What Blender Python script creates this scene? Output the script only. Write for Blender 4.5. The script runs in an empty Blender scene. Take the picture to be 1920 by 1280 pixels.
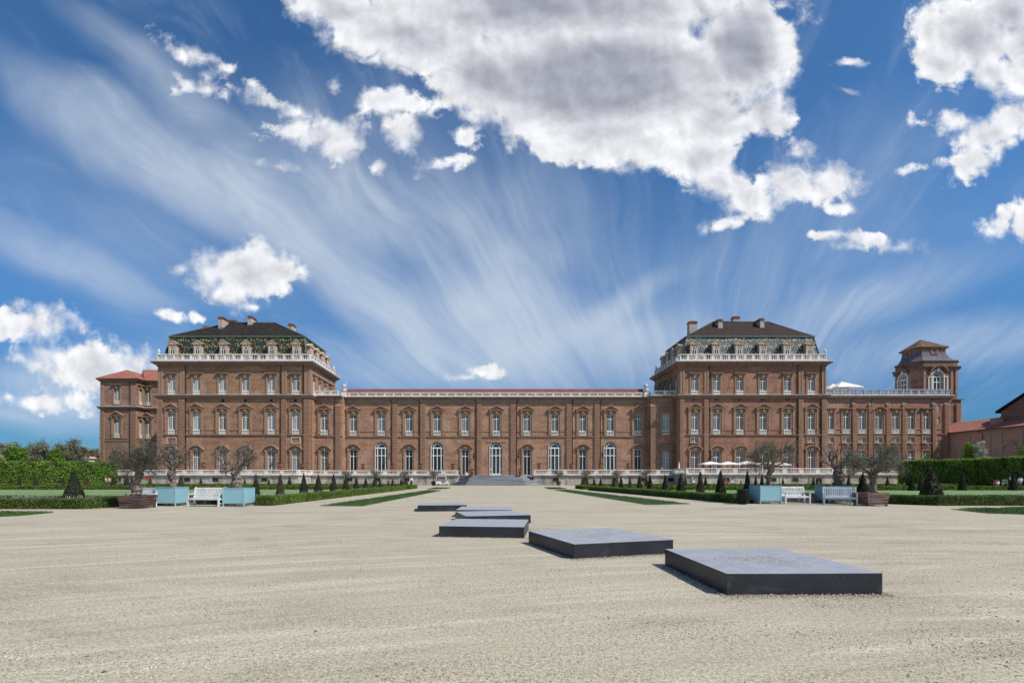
import bpy, math, random
import numpy as np
from mathutils import Vector, Matrix
R = math.radians
rng = random.Random(7)
nr = np.random.default_rng(11)
scene = bpy.context.scene
COL = scene.collection
F = 900.0; CU = 930.0; CV = 895.0; EYE = 1.5     # focal length and principal point of the 1920 px photograph
def PX(u, Y): return (u - CU) * Y / F
def PZ(v, Y): return EYE - (v - CV) * Y / F
def GP(u, v, z=0.0):
    Y = (EYE - z) * F / (v - CV); return ((u - CU) * Y / F, Y)

# ---------------------------------------------------------------- objects
def tag(o, label=None, cat=None, group=None, kind=None):
    if label:
        o['label'] = label
        if len(label.split()) > 16: print('LONG', len(label.split()), label)
    if cat: o['category'] = cat
    if group: o['group'] = group
    if kind: o['kind'] = kind
    return o
def empty(name, loc=(0, 0, 0), rz=0.0, label=None, cat=None, group=None):
    o = bpy.data.objects.new(name, None); COL.objects.link(o)
    o.location = loc; o.rotation_euler = (0, 0, rz); o.empty_display_size = 0.3
    return tag(o, label, cat, group)
def link(name, me, parent=None, loc=(0, 0, 0), rz=0.0):
    o = bpy.data.objects.new(name, me); COL.objects.link(o)
    if parent is not None: o.parent = parent
    o.location = loc; o.rotation_euler = (0, 0, rz)
    return o
def copy_tree(o, parent=None):
    c = o.copy(); COL.objects.link(c)
    if parent is not None: c.parent = parent
    for ch in list(o.children): copy_tree(ch, c)
    return c

class MB:
    def __init__(s): s.v = []; s.f = []; s.sm = []
    def add(s, vs, fs, smooth=False):
        n = len(s.v); s.v.extend([tuple(p) for p in vs])
        for f in fs: s.f.append(tuple(i + n for i in f)); s.sm.append(smooth)
    def box(s, x0, x1, y0, y1, z0, z1):
        s.add([(x0,y0,z0),(x1,y0,z0),(x1,y1,z0),(x0,y1,z0),(x0,y0,z1),(x1,y0,z1),(x1,y1,z1),(x0,y1,z1)],
              [(0,3,2,1),(4,5,6,7),(0,1,5,4),(1,2,6,5),(2,3,7,6),(3,0,4,7)])
    def fbox(s, fr, s0, s1, d0, d1, z0, z1):
        """box in a facade frame: s along the wall, d outward"""
        o, ux, n = fr
        P = lambda a, d, z: (o[0]+ux[0]*a+n[0]*d, o[1]+ux[1]*a+n[1]*d, z)
        s.add([P(s0,d1,z0),P(s1,d1,z0),P(s1,d0,z0),P(s0,d0,z0),P(s0,d1,z1),P(s1,d1,z1),P(s1,d0,z1),P(s0,d0,z1)],
              [(0,3,2,1),(4,5,6,7),(0,1,5,4),(1,2,6,5),(2,3,7,6),(3,0,4,7)])
    def prism(s, poly, y0, y1):
        """polygon in x,z extruded along y"""
        n = len(poly); vs = [(p[0], y0, p[1]) for p in poly] + [(p[0], y1, p[1]) for p in poly]
        fs = [tuple(range(n)), tuple(range(2*n-1, n-1, -1))] + [(i, i+n, (i+1) % n + n, (i+1) % n) for i in range(n)]
        s.add(vs, fs)
    def prismz(s, poly, z0, z1):
        n = len(poly); vs = [(p[0], p[1], z0) for p in poly] + [(p[0], p[1], z1) for p in poly]
        fs = [tuple(range(n-1, -1, -1)), tuple(range(n, 2*n))] + [(i, (i+1) % n, (i+1) % n + n, i+n) for i in range(n)]
        s.add(vs, fs)
    def tube(s, pts, rad, n=6, smooth=True, cap=True):
        pts = [Vector(p) for p in pts]
        if not isinstance(rad, (list, tuple)): rad = [rad]*len(pts)
        vs = []; 
        for i, p in enumerate(pts):
            d = (pts[min(i+1, len(pts)-1)] - pts[max(i-1, 0)])
            if d.length < 1e-9: d = Vector((0,0,1))
            d.normalize()
            a = d.orthogonal().normalized() if i == 0 else (pa - d*pa.dot(d)).normalized()
            pa = a; b = d.cross(a)
            for k in range(n):
                t = 2*math.pi*k/n; vs.append(p + (a*math.cos(t) + b*math.sin(t))*rad[i])
        fs = [(i*n+k, i*n+(k+1) % n, (i+1)*n+(k+1) % n, (i+1)*n+k) for i in range(len(pts)-1) for k in range(n)]
        if cap: fs += [tuple(range(n-1, -1, -1)), tuple(range((len(pts)-1)*n, len(pts)*n))]
        s.add(vs, fs, smooth)
    def lathe(s, prof, c=(0,0,0), n=10, smooth=True):
        vs = [(c[0]+r*math.cos(2*math.pi*k/n), c[1]+r*math.sin(2*math.pi*k/n), c[2]+z) for r, z in prof for k in range(n)]
        m = len(prof)
        fs = [(i*n+k, i*n+(k+1) % n, (i+1)*n+(k+1) % n, (i+1)*n+k) for i in range(m-1) for k in range(n)]
        fs += [tuple(range(n-1, -1, -1)), tuple(range((m-1)*n, m*n))]
        s.add(vs, fs, smooth)
    def ball(s, c, r, n=10, m=6, sc=(1,1,1)):
        prof = [(max(1e-4, math.sin(math.pi*i/m)), -math.cos(math.pi*i/m)) for i in range(m+1)]
        vs = [(c[0]+p*r*sc[0]*math.cos(2*math.pi*k/n), c[1]+p*r*sc[1]*math.sin(2*math.pi*k/n), c[2]+z*r*sc[2]) for p, z in prof for k in range(n)]
        fs = [(i*n+k, i*n+(k+1) % n, (i+1)*n+(k+1) % n, (i+1)*n+k) for i in range(m) for k in range(n)]
        s.add(vs, fs, True)
    def mesh(s, name, mat, off=(0,0,0), bevel=0):
        me = bpy.data.meshes.new(name)
        me.from_pydata([(p[0]-off[0], p[1]-off[1], p[2]-off[2]) for p in s.v], [], s.f)
        me.polygons.foreach_set('use_smooth', s.sm); me.materials.append(mat); me.update()
        return me
    def build(s, name, mat, parent=None, world=True, loc=(0,0,0)):
        off = (0,0,0)
        if parent is not None and world:
            off = worldloc(parent)
        return link(name, s.mesh(name, mat, off), parent, loc)
def worldloc(o):
    v = Vector((0,0,0))
    while o is not None: v = v + Vector(o.location); o = o.parent
    return v
def bevel(o, w, seg=2):
    m = o.modifiers.new('bevel', 'BEVEL'); m.width = w; m.segments = seg; m.limit_method = 'ANGLE'; return o

# many small quads at once (leaves, blades)
def quads_mesh(name, C, A, B, mat):
    """C centres, A and B half axes (N,3)"""
    N = len(C); V = np.empty((N, 4, 3), dtype=np.float32)
    V[:,0] = C-A-B; V[:,1] = C+A-B*0.6; V[:,2] = C+A*0.7+B; V[:,3] = C-A*0.8+B*0.9
    me = bpy.data.meshes.new(name)
    me.vertices.add(N*4); me.vertices.foreach_set('co', V.reshape(-1))
    me.loops.add(N*4); me.loops.foreach_set('vertex_index', np.arange(N*4, dtype=np.int32))
    me.polygons.add(N); me.polygons.foreach_set('loop_start', np.arange(0, N*4, 4, dtype=np.int32))
    me.polygons.foreach_set('loop_total', np.full(N, 4, dtype=np.int32))
    me.materials.append(mat); me.update(calc_edges=True); me.validate()
    return me
def rand_axes(N, size, normals=None, spread=0.8, aspect=0.6):
    d = nr.normal(size=(N,3)); 
    if normals is not None: d = normals + d*spread
    d /= np.linalg.norm(d, axis=1)[:,None]
    t = nr.normal(size=(N,3)); a = np.cross(d, t); a /= np.linalg.norm(a, axis=1)[:,None]
    b = np.cross(d, a); sz = size*(0.6+0.8*nr.random((N,1)))
    return a*sz, b*sz*aspect

# ---------------------------------------------------------------- materials
class NT:
    def __init__(s, nt): s.nt = nt; s.N = nt.nodes; s.L = nt.links
    def n(s, t, **kw):
        x = s.N.new(t)
        for k, v in kw.items(): setattr(x, k, v)
        return x
    def set(s, sock, v):
        if isinstance(v, bpy.types.NodeSocket): s.L.new(v, sock)
        elif v is not None: sock.default_value = v
    def math(s, op, a, b=None, c=None, clamp=False):
        x = s.n('ShaderNodeMath', operation=op, use_clamp=clamp); s.set(x.inputs[0], a); s.set(x.inputs[1], b); s.set(x.inputs[2], c); return x.outputs[0]
    def vm(s, op, a, b=None, out=0):
        x = s.n('ShaderNodeVectorMath', operation=op); s.set(x.inputs[0], a)
        if op == 'SCALE': s.set(x.inputs[3], b)
        else: s.set(x.inputs[1], b)
        return x.outputs[out]
    def noise(s, vec, scale, detail=3, rough=0.5, dist=0.0, out='Fac', dim='3D'):
        x = s.n('ShaderNodeTexNoise'); x.noise_dimensions = dim
        s.set(x.inputs['Vector'], vec); x.inputs['Scale'].default_value = scale; x.inputs['Detail'].default_value = detail
        x.inputs['Roughness'].default_value = rough; x.inputs['Distortion'].default_value = dist; return x.outputs[out]
    def ramp(s, fac, stops):
        x = s.n('ShaderNodeValToRGB'); s.set(x.inputs[0], fac); e = x.color_ramp.elements
        while len(e) > 1: e.remove(e[-1])
        e[0].position = stops[0][0]; e[0].color = (*stops[0][1], 1)
        for p, c in stops[1:]: q = e.new(p); q.color = (*c, 1)
        return x.outputs[0]
    def mix(s, fac, a, b, blend='MIX'):
        x = s.n('ShaderNodeMix', data_type='RGBA', blend_type=blend); s.set(x.inputs[0], fac)
        s.set(x.inputs[6], (*a, 1) if isinstance(a, tuple) else a); s.set(x.inputs[7], (*b, 1) if isinstance(b, tuple) else b); return x.outputs[2]
    def smooth(s, v, lo, hi, a=0.0, b=1.0, kind='SMOOTHSTEP'):
        x = s.n('ShaderNodeMapRange', interpolation_type=kind); s.set(x.inputs[0], v)
        for i, k in enumerate((lo, hi, a, b)): s.set(x.inputs[1+i], k)
        return x.outputs[0]
    def scalev(s, vec, sc):
        x = s.n('ShaderNodeMapping'); s.set(x.inputs[0], vec); x.inputs['Scale'].default_value = sc; return x.outputs[0]
def material(name, rough=0.9, spec=0.3):
    m = bpy.data.materials.new(name); m.use_nodes = True
    t = NT(m.node_tree); b = t.N['Principled BSDF']
    b.inputs['Roughness'].default_value = rough; b.inputs['Specular IOR Level'].default_value = spec
    return m, t, b
def pos(t): return t.n('ShaderNodeNewGeometry').outputs['Position']
def bump(t, b, h, strength, dist=0.02):
    x = t.n('ShaderNodeBump'); x.inputs['Strength'].default_value = strength; x.inputs['Distance'].default_value = dist
    t.set(x.inputs['Height'], h); t.L.new(x.outputs[0], b.inputs['Normal'])
def mottled(name, c1, c2, scale=2.0, fine=14.0, rough=0.9, spec=0.25, stretch=(1,1,1), fineamt=0.25, bmp=0.0):
    m, t, b = material(name, rough, spec)
    P = t.scalev(pos(t), stretch)
    n1 = t.noise(P, scale, 4, 0.6); n2 = t.noise(P, fine, 2, 0.6)
    base = t.mix(t.smooth(n1, 0.3, 0.7), c1, c2)
    k = t.smooth(n2, 0.25, 0.75, 1-fineamt, 1+fineamt, 'LINEAR')
    t.set(b.inputs['Base Color'], t.vm('SCALE', base, k))
    if bmp: bump(t, b, n2, bmp, 0.03)
    return m
def brick(name, c1, c2, c3):
    m, t, b = material(name, 0.92, 0.2)
    P = pos(t)
    n1 = t.noise(t.scalev(P, (0.3, 0.3, 1.5)), 1.0, 5, 0.65)       # building campaigns: long level bands
    n2 = t.noise(P, 0.35, 3, 0.5)
    n3 = t.noise(t.scalev(P, (3.0, 3.0, 9.0)), 1.0, 2, 0.7)        # single bricks
    col = t.mix(t.smooth(n1, 0.38, 0.62), c1, tuple(x*.88 for x in c2))
    col = t.mix(t.smooth(n2, 0.45, 0.66, 0.0, 0.85), col, c3)
    # soot and damp streaks running down the wall, with a shape of their own
    st = t.noise(t.scalev(P, (1.3, 1.3, 0.12)), 1.0, 4, 0.6)
    col = t.vm('SCALE', col, t.smooth(st, 0.5, 0.8, 1.0, 0.72))
    col = t.vm('SCALE', col, t.smooth(n3, 0.32, 0.68, 0.55, 1.5, 'LINEAR'))
    t.set(b.inputs['Base Color'], col)
    bump(t, b, n3, 0.5, 0.02)
    return m
def leafmat(name, stops, trans=0.25, clump=1.5, spec=0.35, rough=0.55):
    m, t, b = material(name, rough, spec)
    rnd = t.n('ShaderNodeNewGeometry').outputs['Random Per Island']
    n1 = t.noise(pos(t), clump, 2, 0.5)
    f = t.math('ADD', t.math('MULTIPLY', rnd, 0.65), t.math('MULTIPLY', t.smooth(n1, 0.3, 0.7), 0.35))
    c = t.ramp(f, stops); t.set(b.inputs['Base Color'], c)
    tr = t.n('ShaderNodeBsdfTranslucent'); t.set(tr.inputs[0], c)
    mx = t.n('ShaderNodeMixShader'); mx.inputs[0].default_value = trans
    t.L.new(b.outputs[0], mx.inputs[1]); t.L.new(tr.outputs[0], mx.inputs[2])
    t.L.new(mx.outputs[0], t.N['Material Output'].inputs['Surface'])
    return m
def roof_specks(name, dark, dark2, s1, s2, s3):
    m, t, b = material(name, 0.55, 0.4)
    P = pos(t)
    v = t.n('ShaderNodeTexVoronoi'); t.set(v.inputs['Vector'], t.scalev(P, (3.9, 3.9, 3.9))); v.inputs['Scale'].default_value = 1.0; v.inputs['Randomness'].default_value = 0.75
    base = t.mix(t.smooth(t.noise(P, 1.2, 4, 0.7), 0.35, 0.65), dark, dark2)
    sep = t.n('ShaderNodeSeparateColor'); t.L.new(v.outputs['Color'], sep.inputs[0])
    sc = t.ramp(sep.outputs[0], [(0, s1), (0.35, s1), (0.36, s2), (0.7, s2), (0.71, s3), (1, s3)])
    near = t.smooth(v.outputs['Distance'], 0.34, 0.42, 1.0, 0.0)
    pick = t.math('GREATER_THAN', sep.outputs[1], 0.42)
    t.set(b.inputs['Base Color'], t.mix(t.math('MULTIPLY', near, pick), base, sc))
    return m
def glassmat(name, col, rough=0.06, spec=0.8, var=0.3):
    m, t, b = material(name, rough, spec)
    n = t.math('ADD', t.math('MULTIPLY', t.n('ShaderNodeObjectInfo').outputs['Random'], .7), t.math('MULTIPLY', t.noise(pos(t), 1.6, 2, 0.5), .3))
    t.set(b.inputs['Base Color'], t.vm('SCALE', t.mix(0.0, col, col), t.smooth(n, 0.15, 0.85, 1-var*1.6, 1+var*1.9)))
    return m
M = {}
M['brick_left'] = brick('brick_left', (.305,.178,.112), (.26,.148,.097), (.345,.215,.14))
M['brick_mid'] = brick('brick_mid', (.345,.200,.132), (.285,.165,.112), (.39,.245,.165))
M['brick_right'] = brick('brick_right', (.295,.150,.100), (.245,.130,.090), (.34,.19,.13))
M['brick_wing'] = brick('brick_wing', (.33,.160,.108), (.28,.140,.098), (.37,.20,.14))
M['brick_tower'] = brick('brick_tower', (.215,.125,.092), (.175,.10,.078), (.25,.15,.11))
M['brick_far'] = brick('brick_far', (.275,.160,.115), (.235,.135,.10), (.30,.19,.14))
M['quoin'] = mottled('quoin', (.43,.255,.17), (.34,.205,.14), 1.5, 11, fineamt=.3)
M['trim'] = mottled('trim', (.33,.205,.14), (.26,.165,.115), 1.7, 9, fineamt=.2)
M['trim_pale'] = mottled('trim_pale', (.50,.38,.29), (.42,.31,.23), 1.7, 9)
M['cornice'] = mottled('cornice', (.30,.20,.145), (.235,.155,.115), .8, 7)
M['cap'] = mottled('cap', (.62,.60,.60), (.50,.47,.47), 1.2, 8)
M['stone'] = mottled('stone', (.76,.715,.66), (.55,.51,.47), .9, 6, fineamt=.2)
M['stone_dirty'] = mottled('stone_dirty', (.45,.41,.36), (.22,.195,.165), .8, 5, stretch=(1,1,.35), fineamt=.3)
M['statue'] = mottled('statue', (.62,.58,.54), (.40,.36,.33), 3, 9)
M['step'] = mottled('step', (.33,.335,.35), (.13,.135,.145), 1.3, 5, stretch=(.12,.6,6), fineamt=.45)
M['white'] = mottled('white', (.73,.72,.67), (.67,.66,.61), 2, 9, .5, .35, fineamt=.06)
M['white_dim'] = mottled('white_dim', (.66,.64,.58), (.58,.56,.50), 2, 9, .6, .3, fineamt=.08)
M['glass'] = glassmat('glass', (.030,.034,.036), spec=.5)
M['glass_pale'] = glassmat('glass_pale', (.15,.185,.215), .12, .7, .45)
M['glass_mid'] = glassmat('glass_mid', (.065,.085,.10), .08, .8, .6)
M['dark'] = mottled('dark', (.02,.018,.018), (.03,.026,.024), 2, 8)
M['pipe'] = mottled('pipe', (.045,.035,.035), (.03,.025,.025), 2, 8, .5)
M['gutter'] = mottled('gutter', (.13,.17,.14), (.09,.12,.10), 2, 8, .5)
M['roof_dark'] = mottled('roof_dark', (.034,.028,.024), (.018,.016,.015), 1.2, 5, .85, .12, fineamt=.8)
M['roof_dark_right'] = mottled('roof_dark_right', (.052,.035,.031), (.032,.024,.022), 1.2, 5, .85, .12, fineamt=.7)
M['mansard_left'] = roof_specks('mansard_left', (.020,.022,.018), (.030,.036,.022), (.55,.46,.18), (.07,.13,.06), (.52,.38,.20))
M['mansard_right'] = roof_specks('mansard_right', (.050,.054,.055), (.032,.035,.038), (.66,.64,.56), (.14,.20,.15), (.58,.55,.40))
def tiles(name, c1, c2):
    m, t, b = material(name, .85, .25); P = pos(t)
    n1 = t.noise(P, .7, 4, .6); n2 = t.noise(t.scalev(P, (5, 5, 5)), 1, 2, .7)
    c = t.vm('SCALE', t.mix(t.smooth(n1, .35, .65), c1, c2), t.smooth(n2, .3, .7, .55, 1.45, 'LINEAR'))
    t.set(b.inputs['Base Color'], c); bump(t, b, n2, .8, .05); return m
M['tiles_gallery'] = tiles('tiles_gallery', (.19,.068,.050), (.14,.055,.042))
M['tiles'] = tiles('tiles', (.34,.125,.085), (.25,.095,.07))
M['tiles_low'] = tiles('tiles_low', (.34,.13,.09), (.27,.115,.085))
M['plaster'] = mottled('plaster', (.50,.315,.245), (.42,.265,.205), .5, 4, fineamt=.12)
M['lead'] = mottled('lead', (.14,.145,.165), (.10,.105,.12), 1.2, 6, .8, .2)
M['slab_side'] = None
M['bark'] = mottled('bark', (.33,.265,.215), (.075,.058,.047), 9, 30, fineamt=.5, bmp=1.0)
M['bark_small'] = mottled('bark_small', (.14,.11,.09), (.07,.055,.045), 4, 18, fineamt=.4)
M['blue'] = mottled('blue', (.26,.445,.51), (.235,.415,.48), .8, 30, .45, .4, fineamt=.03)
M['blue_dark'] = mottled('blue_dark', (.21,.375,.44), (.19,.35,.41), .8, 30, .45, .4, fineamt=.03)
M['bench'] = mottled('bench', (.70,.69,.70), (.52,.50,.52), 3, 26, .6, .3, stretch=(1,1,.4), fineamt=.14)
M['crate'] = mottled('crate', (.15,.10,.085), (.060,.040,.034), 2.2, 16, .9, .15, stretch=(.6,.6,4), fineamt=.6, bmp=.5)
M['crate_pale'] = mottled('crate_pale', (.27,.19,.165), (.10,.07,.06), 2.6, 18, .9, .15, stretch=(.6,.6,4), fineamt=.6, bmp=.5)
M['soil'] = mottled('soil', (.07,.05,.035), (.045,.033,.025), 6, 30)
M['black_metal'] = mottled('black_metal', (.008,.009,.012), (.012,.013,.016), 4, 20, .5, .25)
M['terracotta'] = mottled('terracotta', (.34,.125,.07), (.26,.10,.06), 3, 14)
M['canvas'] = mottled('canvas', (.82,.79,.74), (.74,.71,.66), 2, 8, .9, .1, fineamt=.05)
M['shade'] = mottled('shade', (.10,.055,.04), (.07,.04,.03), 2, 8)
M['wood'] = mottled('wood', (.16,.10,.06), (.11,.07,.045), 3, 12)
M['skin'] = mottled('skin', (.55,.34,.25), (.50,.30,.22), 3, 20, .6, .3, fineamt=.04)
M['hair'] = mottled('hair', (.05,.03,.02), (.035,.022,.016), 9, 40)
for k, c in dict(shirt_white=(.75,.75,.78), shirt_red=(.45,.04,.05), shirt_navy=(.04,.06,.16), shirt_green=(.05,.42,.25), trousers_dark=(.03,.03,.045), trousers_blue=(.07,.10,.2), skin_pink=(.55,.3,.28), paint_red=(.6,.05,.04), paint_green=(.12,.45,.1), paint_blue=(.10,.2,.5), orange=(.7,.25,.04)).items():
    M[k] = mottled(k, c, tuple(x*.85 for x in c), 6, 30, fineamt=.08)
M['tyre'] = mottled('tyre', (.02,.02,.02), (.03,.03,.03), 9, 30)
M['cart_white'] = mottled('cart_white', (.80,.80,.82), (.76,.76,.78), 3, 20, .3, .5, fineamt=.03)
M['hedge_core'] = mottled('hedge_core', (.018,.028,.008), (.012,.018,.006), 4, 20)
M['tall_core'] = mottled('tall_core', (.016,.030,.008), (.010,.018,.006), 2, 12)
M['hedge_leaf'] = leafmat('hedge_leaf', [(0,(.030,.050,.010)), (.4,(.07,.115,.018)), (.75,(.12,.185,.025)), (1,(.24,.29,.07))])
M['hedge_leaf_bright'] = leafmat('hedge_leaf_bright', [(0,(.045,.075,.012)), (.4,(.10,.165,.022)), (.8,(.17,.26,.03)), (1,(.26,.34,.06))])
M['tall_leaf'] = leafmat('tall_leaf', [(0,(.05,.09,.015)), (.35,(.11,.20,.028)), (.75,(.20,.34,.045)), (1,(.34,.46,.08))], clump=.7, trans=.4)
M['yew_leaf'] = leafmat('yew_leaf', [(0,(.010,.014,.006)), (.5,(.024,.031,.011)), (.85,(.045,.05,.02)), (1,(.085,.075,.035))], trans=.08, clump=3)
M['yew_leaf_brown'] = leafmat('yew_leaf_brown', [(0,(.022,.018,.009)), (.5,(.055,.046,.02)), (.85,(.11,.085,.04)), (1,(.24,.17,.09))], trans=.08, clump=3)
M['yew_core'] = mottled('yew_core', (.010,.012,.006), (.006,.008,.004), 5, 20)
M['olive_leaf'] = leafmat('olive_leaf', [(0,(.045,.046,.030)), (.45,(.13,.135,.09)), (.8,(.24,.245,.18)), (1,(.48,.49,.40))], trans=.3, spec=.12)
M['olive_leaf_dark'] = leafmat('olive_leaf_dark', [(0,(.028,.027,.018)), (.45,(.085,.082,.052)), (.8,(.17,.165,.115)), (1,(.36,.35,.28))], trans=.3, spec=.12)
M['spring_leaf'] = leafmat('spring_leaf', [(0,(.05,.10,.012)), (.5,(.12,.23,.02)), (1,(.24,.36,.05))], trans=.35)
M['bare_leaf'] = leafmat('bare_leaf', [(0,(.085,.080,.05)), (.5,(.15,.145,.085)), (1,(.24,.235,.13))], trans=.15)
M['flower'] = leafmat('flower', [(0,(.12,.13,.11)), (.5,(.30,.30,.31)), (1,(.60,.58,.62))], trans=.2)
M['blossom'] = leafmat('blossom', [(0,(.10,.18,.03)), (.4,(.2,.3,.07)), (.7,(.62,.55,.56)), (1,(.75,.7,.72))], trans=.3)
M['blade'] = leafmat('blade', [(0,(.03,.06,.015)), (.5,(.055,.115,.025)), (.96,(.09,.17,.035)), (1,(.40,.38,.06))], trans=.2, clump=.6)
def ground_material():
    m, t, b = material('sand_gravel', .95, .15); P = pos(t)
    big = t.noise(P, .10, 4, .6); mid = t.noise(t.scalev(P, (.3, .8, 1)), .7, 5, .6, .6)
    xy = t.n('ShaderNodeSeparateXYZ'); t.L.new(P, xy.inputs[0])
    ax, ay = t.math('SUBTRACT', xy.outputs[0], 9.0), t.math('ADD', xy.outputs[1], 26.0)
    rr = t.math('SQRT', t.math('ADD', t.math('MULTIPLY', ax, ax), t.math('MULTIPLY', ay, ay)))
    pc = t.n('ShaderNodeCombineXYZ'); t.L.new(t.math('MULTIPLY', rr, 1.0), pc.inputs[0]); t.L.new(t.math('MULTIPLY', t.math('ARCTAN2', ay, ax), 2.2), pc.inputs[1])
    tr = t.noise(pc.outputs[0], 3.2, 4, .6, .3)                      # raked and driven streaks
    fine = t.noise(P, 26, 3, .7); grit = t.noise(P, 75, 2, .8)
    col = t.mix(t.smooth(mid, .3, .72), (.395,.342,.250), (.445,.390,.292))
    col = t.mix(t.smooth(big, .4, .65, 0, .55), col, (.405,.366,.288))
    col = t.mix(t.smooth(tr, .50, .68, 0, .75), col, (.52,.47,.375))
    col = t.mix(t.smooth(tr, .45, .32, 0, .55), col, (.33,.285,.215))
    v = t.n('ShaderNodeTexVoronoi'); t.set(v.inputs['Vector'], P); v.inputs['Scale'].default_value = 46
    sep = t.n('ShaderNodeSeparateColor'); t.L.new(v.outputs['Color'], sep.inputs[0])
    st = t.math('MULTIPLY', t.smooth(v.outputs['Distance'], .22, .42, 1, 0), t.math('GREATER_THAN', sep.outputs[0], .55))
    zone = t.smooth(t.noise(t.scalev(P, (.25,.6,1)), .8, 4, .65), .38, .62, .25, 1.0)
    stc = t.ramp(sep.outputs[1], [(0,(.05,.04,.03)), (.5,(.14,.11,.08)), (.75,(.36,.31,.24)), (1,(.66,.60,.50))])
    col = t.mix(t.math('MULTIPLY', t.math('MULTIPLY', st, zone), .9), col, stc)
    col = t.vm('SCALE', col, t.smooth(fine, .3, .7, .66, 1.32, 'LINEAR'))
    col = t.vm('SCALE', col, t.smooth(grit, .3, .7, .62, 1.38, 'LINEAR'))
    dk = t.math('MULTIPLY', t.smooth(t.noise(P, 58, 2, .6), .60, .68), t.smooth(t.noise(t.scalev(P, (.5,.9,1)), 1.1, 4, .65), .42, .62, .25, 1.0))
    col = t.mix(t.math('MULTIPLY', dk, .85), col, (.07,.055,.04))
    t.set(b.inputs['Base Color'], col)
    # coarse dark grit lying in worn patches
    cz = t.smooth(t.noise(t.scalev(P, (.5,1.0,1)), .55, 5, .7, .5), .50, .66)
    col = t.vm('SCALE', col, t.math('SUBTRACT', 1.0, t.math('MULTIPLY', cz, t.smooth(t.noise(P, 40, 3, .75), .42, .6, .0, .36))))
    t.set(b.inputs['Base Color'], col)
    h = t.math('ADD', t.math('MULTIPLY', fine, .6), t.math('ADD', t.math('MULTIPLY', st, .5), t.math('MULTIPLY', mid, 1.4)))
    bump(t, b, h, .55, .02)
    return m
M['ground'] = ground_material()
def lawn_material(name, c1, c2, c3):
    m, t, b = material(name, .95, .1); P = pos(t)
    n = t.noise(P, .5, 4, .65); s_ = t.noise(t.scalev(P, (.2, 1.6, 1)), 1.0, 3, .6)
    c = t.mix(t.smooth(n, .35, .65), c1, c2); c = t.mix(t.smooth(s_, .5, .75, 0, .6), c, c3)
    t.set(b.inputs['Base Color'], t.vm('SCALE', c, t.smooth(t.noise(P, 9, 4, .8), .3, .7, .62, 1.38, 'LINEAR')))
    return m
M['lawn'] = lawn_material('lawn', (.125,.195,.08), (.18,.26,.115), (.25,.31,.16))
M['turf'] = lawn_material('turf', (.045,.085,.028), (.06,.11,.035), (.17,.15,.10))
def slab_material(name, base, rough, spec):
    m, t, b = material(name, rough, spec); P = pos(t)
    n = t.noise(P, 1.3, 5, .7); n2 = t.noise(P, 45, 2, .7)
    c = t.mix(t.smooth(n, .35, .7), base, tuple(x*1.5 for x in base))
    # dried water marks and dusty film along the lower edge of each side
    w = t.noise(t.scalev(P, (1, 1, 3)), 1.1, 3, .5, 1.2)
    c = t.mix(t.smooth(w, .56, .62, 0, .22), c, (.08,.084,.095))
    sp = t.math('GREATER_THAN', n2, .70)
    c = t.mix(t.math('MULTIPLY', sp, .35), c, (.22,.20,.17))
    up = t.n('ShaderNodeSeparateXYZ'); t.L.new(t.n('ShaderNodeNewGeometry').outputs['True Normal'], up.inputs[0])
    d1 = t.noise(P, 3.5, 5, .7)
    top_sheen = t.mix(t.smooth(d1, .3, .7), (.275,.285,.315), (.36,.37,.395)); top_sheen = t.mix(t.math('MULTIPLY', sp, .5), top_sheen, (.07,.065,.06))
    c = t.mix(t.math('GREATER_THAN', up.outputs[2], .9), c, top_sheen)      # sky reflection put into the colour of the level top
    t.set(b.inputs['Base Color'], c)
    t.set(b.inputs['Roughness'], t.smooth(n, .3, .7, rough-.06, rough+.08))
    return m
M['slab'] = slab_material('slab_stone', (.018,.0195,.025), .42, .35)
# ---------------------------------------------------------------- camera, sun, sky
cam = bpy.data.cameras.new('camera'); cam_o = bpy.data.objects.new('camera', cam); COL.objects.link(cam_o)
cam_o.location = (0, 0, EYE); cam_o.rotation_euler = (R(90), 0, 0)
cam.sensor_width = 36; cam.lens = F/1920*36; cam.shift_x = (960-CU)/1920; cam.shift_y = (CV-640)/1920
cam.clip_start = .1; cam.clip_end = 2000; scene.camera = cam_o
scene.view_settings.view_transform = 'Standard'; scene.view_settings.look = 'None'; scene.view_settings.exposure = 0; scene.view_settings.gamma = 1
SUN = Vector((6.6, -4.0, 8.85)).normalized()
sl = bpy.data.lights.new('sun', 'SUN'); sl.energy = 5.0; sl.angle = R(.53); sl.color = (1, .955, .88)
so = bpy.data.objects.new('sun', sl); COL.objects.link(so); so.rotation_euler = SUN.to_track_quat('Z', 'Y').to_euler(); so.location = (60, -40, 80)
w = bpy.data.worlds.new('World'); scene.world = w; w.use_nodes = True
t = NT(w.node_tree); t.N.clear()
out = t.n('ShaderNodeOutputWorld')
sky = t.n('ShaderNodeTexSky'); sky.sky_type = 'NISHITA'; sky.sun_disc = False
sky.sun_elevation = math.asin(SUN.z); sky.sun_rotation = math.atan2(SUN.x, SUN.y)
sky.air_density = 1.0; sky.dust_density = .6; sky.ozone_density = 2.2; sky.altitude = 250
D = t.n('ShaderNodeTexCoord').outputs['Generated']
sp = t.n('ShaderNodeSeparateXYZ'); t.L.new(D, sp.inputs[0])
yy = t.math('MAXIMUM', t.math('ABSOLUTE', sp.outputs[1]), .13)
cx = t.math('MULTIPLY_ADD', t.math('DIVIDE', sp.outputs[0], yy), 9.0, 9.3)
cy = t.math('MULTIPLY_ADD', t.math('DIVIDE', sp.outputs[2], yy), -9.0, 8.95)
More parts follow.
